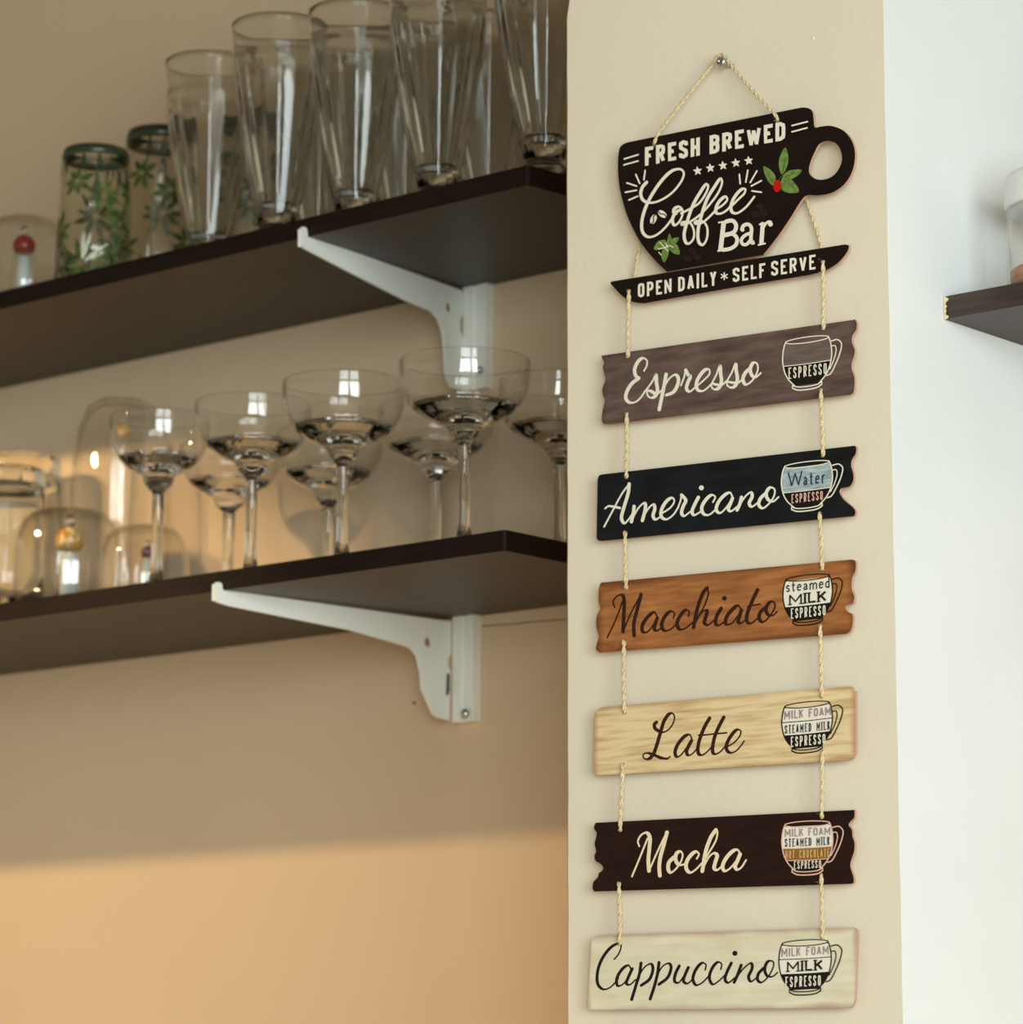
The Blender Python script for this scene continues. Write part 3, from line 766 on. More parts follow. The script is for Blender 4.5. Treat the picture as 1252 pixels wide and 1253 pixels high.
def block(pr, text, p0, p1, h0, h1, sw, mi=0, lv=0, gap=.30, slab=False, lw=None, sh=1.0):
    """text between baseline points p0,p1 (px) with cap height h0..h1; sw stroke width px"""
    L = (Vector(p1) - Vector(p0)).length
    hh = (h0 + h1) / 2
    swr = sw / hh
    ws = []
    # solve the letter width so that the text fills the line
    rel = sum(GL[c][0] for c in text if c != ' ')
    nI = len(text)
    sp = text.count(' ')
    gp = gap * hh * .42
    fixed = nI * sw + (nI - 1) * gp + sp * gp
    lwid = (L - fixed) / max(rel, .1) if rel else 0
    lwid = max(lwid, 0.5)
    x = 0.0
    def Q(X, Yv):
        t = X / L
        bx = p0[0] + (p1[0] - p0[0]) * t; by = p0[1] + (p1[1] - p0[1]) * t
        h = h0 + (h1 - h0) * t
        return (bx, by - Yv * h)
    for c in text:
        if c == ' ':
            x += sw + gp * 2; continue
        wr, sts = GL[c]
        wpx = lwid * wr
        y0 = swr / 2; y1 = 1 - swr / 2
        swf = sw * (.92 if c in 'MWN' and not slab else .72 if c in 'MWN' else 1.0)
        for st in sts:
            pts = [Q(x + sw / 2 + px * wpx if wr > 0 else x + sw / 2, y0 + py * (y1 - y0)) for px, py in st]
            pr.stroke(pts, swf, mi, lv, curve=False, cap=False)
            # square off the ends
            for e_, nb in ((st[0], st[1]), (st[-1], st[-2])):
                if abs(e_[0] - nb[0]) < .02 and (e_[1] in (0, 1)):
                    X = x + sw / 2 + (e_[0] * wpx if wr > 0 else 0)
                    ext = sw / 2
                    yy = 0 if e_[1] == 0 else 1
                    wx = swf / 2
                    pr.poly([Q(X - wx, yy), Q(X + wx, yy), Q(X + wx, abs(yy - swr)), Q(X - wx, abs(yy - swr))], mi, lv)
                    if slab:
                        sl = sw * .95; th = swr * .55
                        pr.poly([Q(X - sl, yy), Q(X + sl, yy), Q(X + sl, abs(yy - th)), Q(X - sl, abs(yy - th))], mi, lv)
                elif abs(e_[1] - nb[1]) < .02 and e_[0] in (0, 1):
                    X = x + sw / 2 + (e_[0] * wpx if wr > 0 else 0); dx = sw / 2 * (1 if e_[0] == 1 else -1)
                    yc = y0 + e_[1] * (y1 - y0)
                    pr.poly([Q(X, yc - swr / 2), Q(X + dx, yc - swr / 2), Q(X + dx, yc + swr / 2), Q(X, yc + swr / 2)], mi, lv)
        x += sw + wpx + gp

# --- cup board
c6 = crop(730, 40, 3.682)
cup_out = c6([(97, 570), (103, 525), (116, 506), (140, 495), (925, 338), (955, 342), (972, 358), (978, 395), (983, 428), (1010, 424), (1055, 421), (1110, 442), (1150, 490), (1164, 550), (1152, 625), (1115, 685), (1060, 722), (1000, 734), (945, 735), (920, 760), (870, 840), (815, 920), (750, 1002), (318, 1078), (262, 1025), (195, 940), (140, 830), (108, 720), (97, 640)])
hole = smooth_outline(c6([(984, 535), (1003, 503), (1040, 489), (1078, 500), (1102, 540), (1102, 590), (1072, 640), (1030, 662), (985, 660), (958, 635), (960, 595)]), 3)
rh = lambda x, y, r=2.6: circle_px(x, y, r, r * 1.15, 10)
cupb = board('cup_board', cup_out, YFC, M['b_black'], 'black cup-shaped board with a round handle', [hole, rh(800.5, 176), rh(951, 147.5)])
p = Print(YFC)
block(p, 'FRESH', c6([(218, 602)])[0], c6([(465, 554)])[0], 84 / 3.682, 82 / 3.682, 4.5, gap=.36)
block(p, 'BREWED', c6([(509, 549)])[0], c6([(850, 484)])[0], 84 / 3.682, 84 / 3.682, 4.6, gap=.36)
c7 = crop(775, 190, 7.365)
pen = (2.6, 3.9)
for st in ([(120, 245), (82, 290), (66, 350), (90, 408), (150, 430), (235, 412), (345, 343), (430, 240), (455, 165), (425, 128), (350, 142), (262, 222), (172, 350), (112, 470), (78, 590), (82, 690), (132, 738), (205, 722), (290, 650), (350, 570)],
           [(430, 490), (380, 520), (352, 580), (368, 632), (408, 608), (440, 545), (440, 490), (410, 466), (372, 482), (362, 515), (385, 528)],
           [(430, 525), (500, 490), (590, 435), (650, 350), (675, 280), (655, 263), (600, 340), (535, 455), (488, 590), (458, 710), (470, 785), (500, 798), (540, 755), (545, 680), (510, 612), (450, 606), (435, 625), (470, 625), (530, 590), (610, 530), (700, 430), (770, 330), (800, 245), (785, 212), (735, 280), (665, 395), (612, 550), (582, 690), (590, 785), (625, 810), (662, 750), (665, 655), (630, 600), (570, 596), (556, 615), (600, 618), (660, 580), (740, 500)],
           [(745, 488), (800, 455), (845, 405), (832, 374), (788, 402), (750, 460), (745, 520), (785, 528), (840, 498), (888, 445)],
           [(890, 455), (950, 395), (1000, 345), (1008, 308), (975, 308), (912, 378), (880, 455), (888, 512), (935, 524), (1015, 468), (1090, 375)]):
    p.stroke(c7(st), 3, pen=pen, n=6)
# Bar
cb = crop(750, 120, 4.039)
def st(pts, w_, cap=False, cv=True): p.stroke(cb(pts), w_, cap=cap, curve=cv)
st([(548, 612), (531, 756)], 5.6, cv=False)
st([(520, 617), (590, 604)], 2.0, cv=False); st([(516, 757), (585, 747)], 2.0, cv=False)
st([(555, 612), (590, 607), (608, 628), (602, 658), (575, 674), (548, 680)], 4.9)
st([(550, 677), (588, 672), (612, 692), (608, 725), (580, 745), (540, 752)], 4.6)
st([(636, 655), (645, 632), (668, 625), (684, 642), (682, 690), (686, 716), (700, 714)], 4.4)
p.disc(*cb([(640, 652)])[0], 2.4, 2.4)
st([(682, 668), (655, 678), (635, 700), (640, 722), (660, 724), (682, 700)], 4.0)
st([(741, 616), (733, 722)], 5.2, cv=False)
st([(722, 627), (745, 616)], 2.0, cv=False); st([(716, 728), (755, 719)], 2.0, cv=False)
st([(738, 655), (752, 625), (770, 612), (784, 616)], 3.2); p.disc(*cb([(778, 624)])[0], 3.0, 3.0)
# dashes, rays, stars, beans
for a, b in (((125, 570), (187, 551)), ((123, 597), (187, 579)), ((880, 420), (950, 402)), ((880, 448), (948, 430))): p.stroke(c6([a, b]), 1.9, curve=False)
for a, b in (((219, 622), (213, 664)), ((177, 640), (194, 680)), ((137, 678), (180, 692)), ((130, 720), (180, 711)), ((146, 755), (185, 738)),
             ((643, 640), (647, 682)), ((681, 621), (672, 674)), ((722, 624), (692, 676)), ((742, 668), (697, 692)), ((742, 720), (700, 714))): p.stroke(c6([a, b]), 2.0, curve=False)
for cx_, cy_ in ((455, 624), (512, 611), (569, 600), (627, 588), (685, 578)):
    q = []
    for k in range(10):
        a = -PI / 2 + k * PI / 5 - .12; r_ = 22 if k % 2 == 0 else 10
        q.append((cx_ + r_ * math.cos(a), cy_ + r_ * math.sin(a)))
    p.poly(c6(q))
for cx_, cy_, rot in ((256, 842, -1.15), (296, 818, .65)):
    x_, y_ = c6([(cx_, cy_)])[0]; p.disc(x_, y_, 6.2, 3.7, rot)
    d = Vector((math.cos(rot), math.sin(rot))); nn = Vector((-d[1], d[0])); c_ = Vector((x_, y_))
    p.stroke([tuple(c_ - d * 6.4), tuple(c_ - d * 2 + nn * 1.2), tuple(c_ + d * 2 - nn * 1.2), tuple(c_ + d * 6.4)], 1.3, 1, 1, cap=False)
for cx_, cy_ in ((432, 985), (412, 1018), (455, 1012), (735, 785), (715, 820), (752, 812)):
    x_, y_ = c6([(cx_, cy_)])[0]; p.disc(x_, y_, 5.5, 4.0, .4, 2)
tag(p.build('lettering', [M['cream'], M['ink'], M['bean']], cupb), 'cream lettering reading fresh brewed coffee bar')
VEIN = mat('leaf_vein_print', srgb(70, 92, 44), .5)
p = Print(YFC)
for q in ([(850, 518), (864, 560), (858, 605), (836, 640), (822, 610), (824, 565)], [(752, 603), (790, 625), (806, 652), (800, 690), (775, 675), (758, 640)],
          [(838, 648), (868, 622), (925, 620), (900, 650), (855, 664)], [(836, 655), (868, 655), (900, 688), (911, 718), (870, 724), (832, 706)]):
    p.poly([tuple(v_) for v_ in crom(c6(q), 3, True)])
for a, b in (((836, 645), (850, 560)), ((798, 680), (768, 630)), ((845, 652), (900, 632)), ((845, 662), (895, 705)), ((818, 670), (836, 645))): p.stroke(c6([a, b]), .7, 1, 1, curve=False)
x_, y_ = c6([(814, 692)])[0]; p.disc(x_, y_, 5.0, 7.6, .1, 2, 1)
tag(p.build('leaf_print', [M['green'], VEIN, M['red']], cupb), 'four green coffee leaves with a red berry')
p = Print(YFC)
for q in ([(258, 978), (275, 942), (308, 935), (318, 960), (300, 975)], [(322, 955), (340, 930), (372, 924), (358, 950), (335, 965)], [(325, 962), (362, 955), (374, 1000), (340, 990)],
          [(295, 985), (312, 970), (325, 995), (305, 1036), (292, 1015)], [(316, 955), (328, 905), (338, 940)], [(300, 955), (325, 945), (335, 975), (310, 985)]):
    p.poly([tuple(v_) for v_ in crom(c6(q), 3, True)])
for a, b in (((285, 945), (322, 985)), ((300, 972), (325, 960)), ((280, 990), (292, 1003)), ((310, 950), (322, 970)), ((330, 960), (345, 968)), ((278, 975), (296, 972))):
    p.stroke(c6([a, b]), 1.1, 1, 1, curve=False)
tag(p.build('leaf_print', [M['green'], M['cream']], cupb), 'green sprig with small cream blossoms')
# --- saucer board
sauc = c6([(62, 1128), (75, 1120), (1118, 955), (1136, 960), (1128, 990), (1085, 1040), (1030, 1072), (960, 1092), (600, 1152), (215, 1220), (165, 1214), (120, 1190), (85, 1155)])
sb = board('saucer_board', sauc, YFB, M['b_black'], 'black saucer-shaped board', [rh(769.5, 357), rh(1007, 321)])
p = Print(YFB)
c8 = crop(770, 300, 5.217)
for tx, a, b, h0, h1 in (('OPEN', (55, 337), (270, 304), 92, 90), ('DAILY', (312, 298), (556, 257), 92, 96), ('SELF', (660, 240), (868, 206), 92, 92), ('SERVE', (905, 200), (1188, 154), 96, 94)):
    block(p, tx, c8([a])[0], c8([b])[0], h0 / 5.217, h1 / 5.217, 2.9, gap=.42)
for k in range(3):
    a = PI / 2 + k * PI / 3; x_, y_ = c8([(606, 199)])[0]
    p.stroke([(x_ - 4.2 * math.cos(a), y_ - 4.2 * math.sin(a)), (x_ + 4.2 * math.cos(a), y_ + 4.2 * math.sin(a))], 1.5, curve=False)
tag(p.build('lettering', M['cream'], sb), 'cream lettering reading open daily self serve')

# --- the six drink boards
A7 = crop(700, 370, 3.295); A8 = crop(700, 660, 3.295); A9 = crop(700, 950, 3.295)
boards = {}
boards['esp'] = board('espresso_board', A7([(120, 215), (1140, 70), (1147, 85), (1146, 108), (1130, 135), (1128, 162), (1138, 190), (1137, 215), (1128, 240), (1127, 270), (1137, 300), (1138, 335), (1134, 362), (1122, 372), (152, 492), (130, 490), (120, 475), (123, 440), (128, 415), (132, 393), (123, 368), (123, 345), (134, 315), (131, 290), (124, 262), (130, 243), (121, 226)]), YFB, M['b_esp'], 'grey-brown drink board with wavy ends', [rh(768.5, 436), rh(1007.5, 402), rh(767, 507), rh(1004.5, 478)])
boards['ame'] = board('americano_board', A7([(103, 715), (108, 700), (118, 694), (1138, 578), (1145, 585), (1143, 610), (1128, 635), (1125, 660), (1133, 690), (1133, 720), (1118, 742), (1085, 750), (1078, 765), (1095, 795), (1130, 825), (1141, 840), (1141, 855), (1133, 862), (118, 962), (102, 957), (99, 940)]), YFB, M['b_ame'], 'blue-black drink board with a notched end', [rh(766.5, 583), rh(1007, 557), rh(765, 652), rh(1003, 629)])
boards['mac'] = board('macchiato_board', A8([(118, 174), (1125, 81), (1141, 88), (1142, 125), (1129, 155), (1127, 200), (1137, 230), (1132, 255), (1110, 264), (1102, 275), (1112, 293), (1130, 303), (1129, 350), (1120, 370), (1105, 380), (112, 456), (97, 443), (100, 420), (108, 390), (100, 360), (97, 330), (103, 300), (114, 280), (107, 250), (107, 220), (110, 190)]), YFB, M['b_mac'], 'orange-brown wood grain drink board', [rh(766, 719), rh(1006, 696), rh(763.5, 785), rh(1003.5, 766)])
boards['lat'] = board('latte_board', A8([(92, 700), (100, 688), (122, 676), (1118, 591), (1128, 597), (1131, 608), (1142, 613), (1143, 855), (1132, 878), (1113, 889), (112, 951), (93, 942), (87, 930)]), YFB, M['b_lat'], 'pale wood grain drink board', [rh(764, 871), rh(1005.5, 852), rh(762, 936), rh(1006, 920)])
boards['moc'] = board('mocha_board', A9([(89, 200), (96, 186), (1138, 134), (1137, 165), (1123, 180), (1115, 195), (1128, 215), (1130, 240), (1138, 265), (1137, 300), (1124, 340), (1122, 365), (1133, 400), (1135, 425), (1125, 432), (90, 463), (83, 450), (86, 425), (104, 405), (108, 390), (124, 376), (124, 362), (110, 348), (95, 340), (90, 320), (97, 300), (91, 270), (97, 245), (99, 225), (90, 212)]), YFB, M['b_moc'], 'dark chocolate-brown drink board with notched ends', [rh(759, 1015), rh(1005.5, 999), rh(757.5, 1081), rh(1005, 1071)])
boards['cap'] = board('cappuccino_board', A9([(78, 670), (84, 650), (100, 640), (1130, 608), (1146, 617), (1150, 645), (1138, 900), (1128, 924), (1108, 932), (78, 940), (63, 931), (64, 905)]), YFB, M['b_cap'], 'cream drink board with browned edges', [rh(758.5, 1154), rh(1006.5, 1147)])

WORDS = {
 'esp': (crop(755, 430, 6.59), M['cream'], (2.1, 4.3), 'cream script lettering reading Espresso', [
   [(218, 158), (240, 115), (240, 72), (205, 55), (165, 90), (142, 150), (152, 198), (176, 216)],
   [(176, 216), (118, 262), (78, 330), (72, 380), (100, 412), (145, 410), (190, 375), (228, 318), (245, 298)],
   [(245, 300), (288, 238), (314, 186), (318, 250), (326, 305), (316, 350), (290, 373), (260, 370), (243, 345), (245, 318), (275, 322), (320, 345), (358, 315)],
   [(396, 185), (378, 285), (340, 470)], [(380, 290), (420, 222), (470, 188), (494, 215), (488, 270), (455, 328), (398, 353)],
   [(515, 275), (540, 210), (554, 152)], [(554, 152), (575, 192), (592, 200), (572, 250), (560, 300), (582, 325), (620, 300), (645, 265)],
   [(640, 285), (700, 232), (745, 182), (742, 146), (712, 148), (665, 200), (640, 260), (650, 310), (690, 320), (735, 290), (760, 262)],
   [(758, 270), (800, 190), (830, 112), (835, 180), (842, 240), (825, 290), (790, 308), (762, 288), (765, 262), (800, 268), (845, 272), (880, 240)],
   [(880, 250), (925, 170), (956, 98), (960, 150), (970, 220), (955, 275), (920, 293), (888, 273), (890, 248), (930, 252), (975, 255), (1012, 222)],
   [(1072, 138), (1035, 172), (1015, 225), (1035, 268), (1075, 250), (1115, 200), (1136, 140), (1125, 95), (1095, 95), (1075, 140), (1085, 190), (1115, 210), (1160, 175)]]),
 'ame': (crop(730, 580, 5.443), M['cream'], (2.1, 4.1), 'cream script lettering reading Americano', [
   [(50, 352), (110, 240), (170, 130), (217, 66)], [(217, 66), (210, 130), (180, 230), (166, 295), (185, 328), (215, 300), (238, 265)], [(57, 230), (80, 214), (155, 226)],
   [(250, 215), (245, 260), (232, 318)], [(238, 300), (280, 225), (322, 192), (324, 235), (305, 310)], [(308, 295), (345, 230), (380, 202), (388, 230), (376, 280), (392, 303), (425, 285)],
   [(430, 265), (490, 225), (518, 182), (503, 158), (465, 182), (432, 240), (432, 285), (465, 302), (510, 272), (545, 220)],
   [(540, 230), (558, 180), (566, 140)], [(566, 140), (594, 176), (578, 212), (566, 260), (582, 280), (625, 250)],
   [(678, 155), (650, 210), (636, 250), (648, 274), (695, 250)],
   [(775, 188), (790, 152), (765, 140), (725, 175), (700, 225), (712, 265), (748, 272), (798, 232)],
   [(905, 152), (888, 124), (850, 142), (810, 190), (797, 240), (822, 260), (862, 225), (905, 162)], [(905, 162), (890, 200), (877, 235), (895, 248), (935, 218)],
   [(965, 155), (955, 195), (935, 240)], [(942, 225), (990, 150), (1028, 122), (1036, 150), (1016, 195), (1032, 218), (1075, 190)],
   [(1122, 132), (1090, 165), (1080, 205), (1105, 228), (1145, 200), (1180, 150), (1185, 102), (1155, 90), (1130, 125), (1140, 168), (1175, 183), (1212, 153)]]),
 'mac': (crop(735, 700, 5.564), M['brown_ink'], (1.9, 4.4), 'dark brown script lettering reading Macchiato', [
   [(95, 240), (85, 200), (110, 165), (148, 155), (160, 200), (157, 300), (152, 405)], [(45, 445), (100, 330), (152, 190)], [(152, 405), (210, 270), (275, 152)], [(275, 152), (250, 250), (226, 350), (228, 432)],
   [(385, 302), (365, 272), (325, 300), (285, 360), (286, 405), (315, 408), (355, 365), (386, 312)], [(386, 312), (372, 350), (366, 390), (386, 398), (425, 370)],
   [(495, 312), (502, 278), (475, 266), (435, 305), (415, 360), (432, 398), (470, 392), (520, 350)],
   [(597, 302), (602, 268), (577, 258), (540, 300), (520, 350), (537, 390), (575, 383), (628, 340)],
   [(625, 350), (690, 260), (733, 150), (725, 108)], [(725, 108), (700, 135), (660, 240), (632, 378)], [(638, 355), (690, 272), (724, 260), (717, 300), (706, 345), (730, 360), (768, 330)],
   [(820, 245), (790, 300), (781, 345), (800, 363), (842, 338)],
   [(955, 252), (935, 226), (895, 255), (855, 310), (852, 353), (885, 353), (925, 310), (958, 258)], [(958, 258), (945, 300), (936, 338), (955, 348), (992, 318)],
   [(1068, 120), (1030, 200), (996, 290), (997, 338), (1025, 348), (1072, 310)], [(1000, 236), (1040, 226), (1085, 218)],
   [(1118, 245), (1085, 275), (1080, 320), (1105, 340), (1150, 300), (1185, 240), (1180, 205), (1150, 205), (1125, 250), (1140, 290), (1175, 293), (1200, 268)]]),
 'lat': (crop(780, 860, 8.943), M['brown_ink'], (1.8, 4.3), 'dark brown script lettering reading Latte', [
   [(208, 210), (186, 235), (192, 275), (235, 308), (290, 318), (350, 282), (395, 210), (404, 140), (375, 110), (335, 128)], [(335, 128), (290, 200), (250, 330), (215, 450), (178, 558)], [(178, 558), (130, 608), (85, 613), (60, 580), (82, 550), (130, 550)],
   [(130, 550), (200, 575), (265, 600), (325, 610), (358, 585)], [(150, 556), (210, 580), (270, 606), (330, 605)],
   [(595, 388), (570, 346), (520, 362), (450, 440), (412, 530), (427, 588), (470, 573), (530, 500), (592, 412)], [(592, 412), (560, 470), (537, 530), (552, 570), (592, 562), (652, 498)],
   [(790, 165), (740, 250), (690, 370), (662, 480), (668, 553), (702, 570), (752, 543), (812, 480)],
   [(945, 155), (890, 260), (845, 370), (822, 490), (828, 548), (862, 558), (912, 528), (965, 465)],
   [(670, 352), (740, 349), (830, 339), (975, 326)],
   [(1000, 470), (1060, 430), (1120, 360), (1130, 305), (1090, 291), (1030, 350), (980, 440), (976, 510), (1012, 544), (1070, 530), (1130, 470), (1168, 415)]]),
 'moc': (crop(765, 1005, 7.825), M['cream2'], (2.2, 4.6), 'cream script lettering reading Mocha', [
   [(135, 235), (122, 190), (150, 132), (205, 106), (236, 150), (232, 250), (222, 370), (228, 472)], [(65, 525), (130, 370), (215, 160)], [(228, 472), (290, 330), (350, 200), (400, 102)], [(400, 102), (370, 220), (337, 340), (326, 430), (332, 518)],
   [(465, 342), (420, 390), (412, 450), (432, 488), (475, 463), (530, 390), (550, 320), (530, 285), (492, 305), (482, 360), (507, 408), (550, 413), (592, 388)],
   [(685, 355), (705, 312), (680, 286), (630, 320), (587, 390), (587, 455), (622, 488), (670, 463), (732, 400)],
   [(735, 410), (800, 300), (868, 180), (883, 95), (868, 80)], [(868, 80), (820, 150), (770, 290), (738, 475)], [(745, 445), (800, 342), (850, 302), (880, 322), (862, 390), (852, 448), (882, 463), (935, 415)],
   [(1100, 302), (1070, 268), (1020, 290), (960, 360), (932, 430), (952, 473), (1000, 450), (1060, 380), (1100, 312)], [(1100, 312), (1072, 380), (1052, 430), (1072, 460), (1112, 438), (1157, 368)]]),
 'cap': (crop(720, 1145, 5.217), M['ink'], (1.8, 3.7), 'black script lettering reading Cappuccino', [
   [(165, 148), (195, 110), (208, 58), (180, 50), (130, 85), (80, 160), (57, 240), (62, 310), (97, 340), (145, 323), (192, 268)],
   [(275, 217), (255, 186), (215, 212), (182, 270), (187, 318), (225, 303), (268, 240), (280, 208)], [(280, 208), (252, 270), (242, 303), (265, 310), (302, 278)],
   [(336, 172), (326, 240), (302, 320), (276, 405)], [(322, 255), (360, 197), (400, 177), (412, 210), (390, 275), (337, 315)],
   [(451, 168), (441, 240), (421, 320), (394, 402)], [(438, 250), (475, 192), (515, 174), (528, 202), (505, 265), (450, 308)],
   [(580, 190), (556, 240), (550, 288), (575, 298), (605, 260), (638, 200)], [(638, 200), (616, 250), (607, 288), (632, 303), (668, 272)],
   [(745, 217), (750, 182), (725, 171), (685, 215), (667, 275), (687, 313), (725, 298), (770, 253)],
   [(845, 212), (850, 177), (825, 166), (790, 205), (772, 265), (792, 308), (830, 288), (875, 245)],
   [(912, 172), (882, 235), (872, 278), (892, 298), (935, 265)],
   [(975, 185), (955, 240), (930, 295)], [(938, 275), (990, 207), (1038, 172), (1045, 205), (1022, 260), (1037, 290), (1078, 262)],
   [(1118, 205), (1085, 240), (1080, 280), (1105, 296), (1150, 255), (1180, 195), (1178, 162), (1145, 162), (1125, 210), (1140, 253), (1175, 258), (1207, 232)]]),
}
DOTS = {'ame': ((698, 92), 3.0), 'mac': ((842, 178), 2.9), 'cap': ((935, 110), 3.1)}
for k, (cr_, mt_, pn, lab, sts) in WORDS.items():
    p = Print(YFB)
    for s_ in sts: p.stroke(cr_(s_), 3, pen=pn)
    if k in DOTS: (a, r_) = DOTS[k]; x_, y_ = cr_([a])[0]; p.disc(x_, y_, r_)
    tag(p.build('lettering', mt_, boards[k]), lab)

# --- the little glass cups printed on the boards
def cup_print(key, TL, TR, BL, BR, bands, texts, line_mat, lines=(), lab=''):
    p = Print(YFB)
    mats = [line_mat]
    def mi(m_):
        if m_ not in mats: mats.append(m_)
        return mats.index(m_)
    def Q(u, v):
        a = Vector(BL) * (1 - u) + Vector(BR) * u; b = Vector(TL) * (1 - u) + Vector(TR) * u
        q = a * (1 - v) + b * v
        return (q[0], q[1])
    prof = [(1.0, .07), (.92, .035), (.8, .01), (.65, .0), (.5, .02), (.38, .055), (.26, .12), (.17, .20), (.12, .25)]
    pl = [tuple(x) for x in crom([(v, u) for v, u in prof], 4)]
    def uL(v):
        for (v0, u0), (v1, u1) in zip(pl, pl[1:]):
            if v1 <= v <= v0: return u0 + (u1 - u0) * (v0 - v) / max(v0 - v1, 1e-6)
        return pl[-1][1]
    for v0, v1, m_ in bands:
        L = []; R_ = []
        for i in range(9):
            v = v0 + (v1 - v0) * i / 8; L.append((uL(v), v)); R_.append((1 - uL(v), v))
        p.poly([Q(*q) for q in L + R_[::-1]], mi(m_), 0)
    # outline
    p.stroke([Q(u, v) for v, u in prof], 1.5, 0, 2); p.stroke([Q(1 - u, v) for v, u in prof], 1.5, 0, 2)
    p.stroke([Q(.5 + .44 * math.cos(t), .985 + .055 * math.sin(t)) for t in [2 * PI * i / 16 for i in range(16)]], 1.2, 0, 2, closed=True, cap=False)
    p.stroke([Q(.20, .135), Q(.30, .095), (Q(.5, .08)), Q(.70, .095), Q(.80, .135)], 1.4, 0, 2)
    p.stroke([Q(.20, .085), Q(.30, .035), (Q(.5, .02)), Q(.70, .035), Q(.80, .085)], 1.6, 0, 2)
    p.stroke([Q(.20, .13), Q(.20, .085)], 1.2, 0, 2, curve=False); p.stroke([Q(.80, .13), Q(.80, .085)], 1.2, 0, 2, curve=False)
    # handle: two loops
    p.stroke([Q(1.0, .90), Q(1.12, .91), Q(1.2, .82), Q(1.16, .62), Q(1.07, .42), Q(.98, .27), Q(.90, .24)], 1.5, 0, 2)
    p.stroke([Q(1.0, .80), Q(1.07, .80), Q(1.09, .70), Q(1.04, .52), Q(.96, .36)], 1.3, 0, 2)
    for v in lines: p.stroke([Q(uL(v), v), Q(.5, v - .01), Q(1 - uL(v), v)], 1.0, 0, 1)
    for tx, u0, u1, v, h, sw, m_, slab in texts:
        a, b = Q(u0, v), Q(u1, v); hp = (Vector(Q(.5, v + h)) - Vector(Q(.5, v))).length
        block(p, tx, a, b, hp, hp, sw, mi(m_), 3, gap=.42, slab=slab)
    tag(p.build('cup_print', mats, boards[key]), lab)
K, W_ = M['ink'], M['cup_white']
cup_print('esp', (957.5, 419), (1017.5, 411), (957.5, 482), (1017.5, 474), [(.12, .53, K), (.53, .95, M['cup_grey'])], [('ESPRESSO', .12, .90, .27, .22, 1.45, M['cream'], False)], M['cream'], (.53,), 'glass cup drawing marked ESPRESSO')
cup_print('ame', (956, 571), (1018.5, 563.5), (956, 630), (1018.5, 622.5), [(.12, .45, K), (.45, .95, M['cup_blue'])], [('ESPRESSO', .20, .81, .21, .19, 1.2, M['pink'], False), ('W', .12, .42, .56, .32, 2.0, M['navy'], True), ('ater', .43, .86, .55, .28, 1.5, M['navy'], False)], M['cream'], (.45,), 'glass cup drawing marked Water and ESPRESSO')
cup_print('mac', (958, 709), (1018.5, 702.5), (958, 769), (1018.5, 762.5), [(.12, .42, K), (.42, .95, W_)], [('ESPRESSO', .16, .86, .18, .21, 1.35, M['cream'], False), ('MILK', .12, .88, .46, .22, 2.5, K, True), ('steamed', .06, .95, .73, .22, 1.3, K, False)], K, (.42,), 'cup drawing marked steamed MILK and ESPRESSO')
cup_print('lat', (956.5, 864), (1018.5, 858), (956.5, 925), (1018.5, 919), [(.12, .40, K), (.40, .95, W_)], [('ESPRESSO', .18, .86, .165, .205, 1.35, M['cream'], False), ('STEAMED MILK', .06, .95, .44, .17, 1.15, K, True), ('MILK FOAM', .05, .97, .73, .17, 1.5, M['mauve'], False)], K, (.67, .40), 'cup drawing marked MILK FOAM, STEAMED MILK and ESPRESSO')
cup_print('moc', (956.5, 1008.5), (1019, 1005.5), (956.5, 1073), (1019, 1070), [(.12, .31, K), (.31, .54, M['choc']), (.54, .95, W_)], [('ESPRESSO', .24, .77, .14, .15, 1.0, M['cream'], False), ('HOT CHOCOLATE', .07, .93, .345, .155, .9, M['gold'], False), ('STEAMED MILK', .06, .94, .57, .155, 1.1, K, True), ('MILK FOAM', .06, .95, .76, .15, 1.3, M['mauve'], False)], M['pink'], (.31, .54), 'cup drawing with four bands down to HOT CHOCOLATE and ESPRESSO')
cup_print('cap', (953, 1154), (1017, 1150.5), (953, 1220), (1017, 1216.5), [(.12, .42, K), (.42, .95, W_)], [('ESPRESSO', .125, .80, .175, .20, 1.4, M['cream'], False), ('MILK', .15, .84, .46, .20, 2.5, K, True), ('MILK FOAM', .05, .95, .75, .16, 1.4, M['mauve'], False)], K, (.70, .42), 'cup drawing marked MILK FOAM, MILK and ESPRESSO')

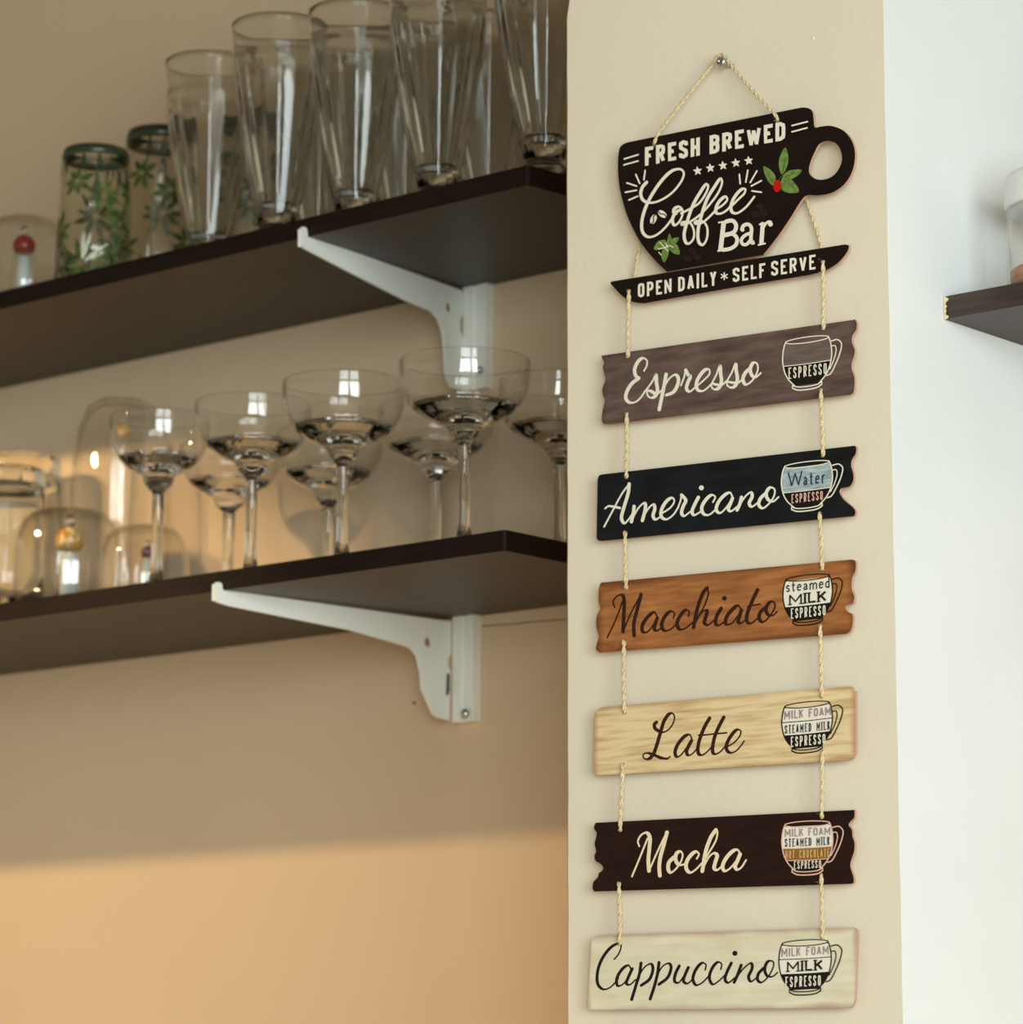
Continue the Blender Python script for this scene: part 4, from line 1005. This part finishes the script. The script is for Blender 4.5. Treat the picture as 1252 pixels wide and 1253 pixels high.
# --- twine
def twine(pts, w_px=5.8, name='twine', y_front=None):
    """two twisted strands along 3D points"""
    path = crom(pts, 14)
    u = unit(path[0]); R_ = w_px * u / 2
    L = 0; g = Geo()
    cum = [0]
    for a, b in zip(path, path[1:]): L += (b - a).length; cum.append(L)
    n = max(12, int(L / 0.0009))
    # resample
    res = []
    j = 0
    for i in range(n + 1):
        s_ = L * i / n
        while j < len(cum) - 2 and cum[j + 1] < s_: j += 1
        t = (s_ - cum[j]) / max(cum[j + 1] - cum[j], 1e-9); res.append(path[j].lerp(path[j + 1], t))
    ph = random.uniform(0, 6)
    for k in range(2):
        pp = []
        for i, q in enumerate(res):
            d = (res[min(i + 1, n)] - res[max(i - 1, 0)]).normalized()
            a = d.cross(Vector((0, 1, 0))); 
            if a.length < .1: a = d.cross(Vector((1, 0, 0)))
            a.normalize(); b = d.cross(a)
            th = ph + k * PI + 2 * PI * (L * i / n) / (R_ * 8.0)
            pp.append(q + (a * math.cos(th) + b * math.sin(th)) * R_ * .44)
        v, f = tube(pp, R_ * .54, 7); g.add(v, f)
    # loose fibres
    for _ in range(int(L / 0.0022) + 8):
        i = random.randrange(n); q = res[i]
        if random.random() < .5: i = random.choice((0, n)); q = res[min(i, n)]
        d = Vector((random.uniform(-1, 1), random.uniform(-.6, 0), random.uniform(-1, 1))).normalized()
        l = random.uniform(.0015, .0045)
        v, f = tube([q, q + d * l * .5 + Vector((0, 0, .0004)), q + d * l], 0.00009, 4); g.add(v, f)
    return g.build(name, M['twine'], sign, smooth=True)
yr = lambda yf: yf - 0.0012
def P3(x, y, Y): return onY(x, y, Y)
def link(x0, y0, x1, y1, ya=YFB, yb=YFB):
    """from the lower hole of one board (x0,y0) to the upper hole of the next (x1,y1), both ends tucked into their holes"""
    mx, my = (x0 + x1) / 2, (y0 + y1) / 2
    twine([P3(x0, y0 - 1, ya + 0.003), P3(x0, y0 + 0.5, yr(ya)), P3(x0, y0 + 5, yr(ya) - .0004), P3(mx + random.uniform(-.5, .5), my, (yr(ya) + yr(yb)) / 2), P3(x1, y1 - 5, yr(yb) - .0004), P3(x1, y1 - 0.5, yr(yb)), P3(x1, y1 + 1, yb + 0.003)])
link(769.5, 357, 768.5, 436); link(1007, 321, 1007.5, 402)
link(767, 507, 766.5, 583); link(1004.5, 478, 1007, 557)
link(765, 652, 766, 719); link(1003, 629, 1006, 696)
link(763.5, 785, 764, 871); link(1003.5, 766, 1005.5, 852)
link(762, 936, 759, 1015); link(1006, 920, 1005.5, 999)
link(757.5, 1081, 758.5, 1154); link(1005, 1071, 1006.5, 1147)
# from behind the cup down to the saucer
yb_ = YP - 0.0035
twine([P3(790, 275, yb_), P3(783, 303, yb_), P3(775, 345, yb_), P3(770, 358, yb_)], 4.9)
twine([P3(980, 225, yb_), P3(988, 248, yb_), P3(1004, 298, yb_), P3(1007, 320, yb_)], 4.9)
# hanging loop over the screw
yn = YP - 0.010
twine([P3(800.5, 177, YFC + .002), P3(801, 174, YFC - .0012), P3(806, 163, YFC - .0014), P3(838, 121, YFC - .001), P3(873, 78, yn), P3(877, 70, yn), P3(884, 67.5, yn), P3(889, 71, yn), P3(893, 78, yn), P3(925, 116, YFC - .001), P3(948, 140, YFC - .0014), P3(951, 145, YFC - .0012), P3(951, 148, YFC + .002)], 4.9)

# screw in the pillar that carries the sign
NP = onY(881.5, 75.5, YP - 0.0145); NP = Vector((NP[0], YP, NP[2]))
scr = thing('wall_screw', NP, 'small grey steel screw holding the hanging twine', 'screw')
u = unit(NP)
def yl(name, prof, m_):
    o = lathe(name, prof, m_, None, (0, 0, 0), 24, closed=False); o.rotation_euler = (PI / 2, 0, 0); o.parent = scr; return o
yl('shank', [(0, -0.006), (2.6 * u, -0.006), (2.6 * u, 0.013), (0, 0.013)], M['steel'])
yl('head', [(0, 0.0128), (6.0 * u, 0.0128), (6.4 * u, 0.0138), (5.4 * u, 0.0150), (2.2 * u, 0.0156), (2.0 * u, 0.0148), (0, 0.0146)], M['steel'])
# paint blob on the pillar
g = Geo()
bp = onY(995, 47, YP)
for k in range(8): g.v.append((bp[0] + .0012 * math.cos(k * PI / 4), YP + .0002, bp[2] + .0016 * math.sin(k * PI / 4)))
g.v.append((bp[0], YP - .0014, bp[2])); g.f = [(k, (k + 1) % 8, 8) for k in range(8)]; g.m = [0] * 8
o = g.build('paint_blob', M['plaster_window_lit'], None, smooth=True, origin=bp); o.parent = pillar; o.location = bp - pillar.location

# ------------------------------------------------------------------ wooden slab added outside the frame to bounce the lamps' light up
v, f = box_vf(-3.2, XPL - 0.01, YW - 0.62, YW - 0.001, 1.18, 1.22)
cn = mesh_obj('bounce_worktop', v, f, M['bounce_counter'], origin=(-2.3, YW - .3, 1.18)); tag(cn, 'added wooden slab below the frame, bounces the lamp light', 'bounce_worktop')
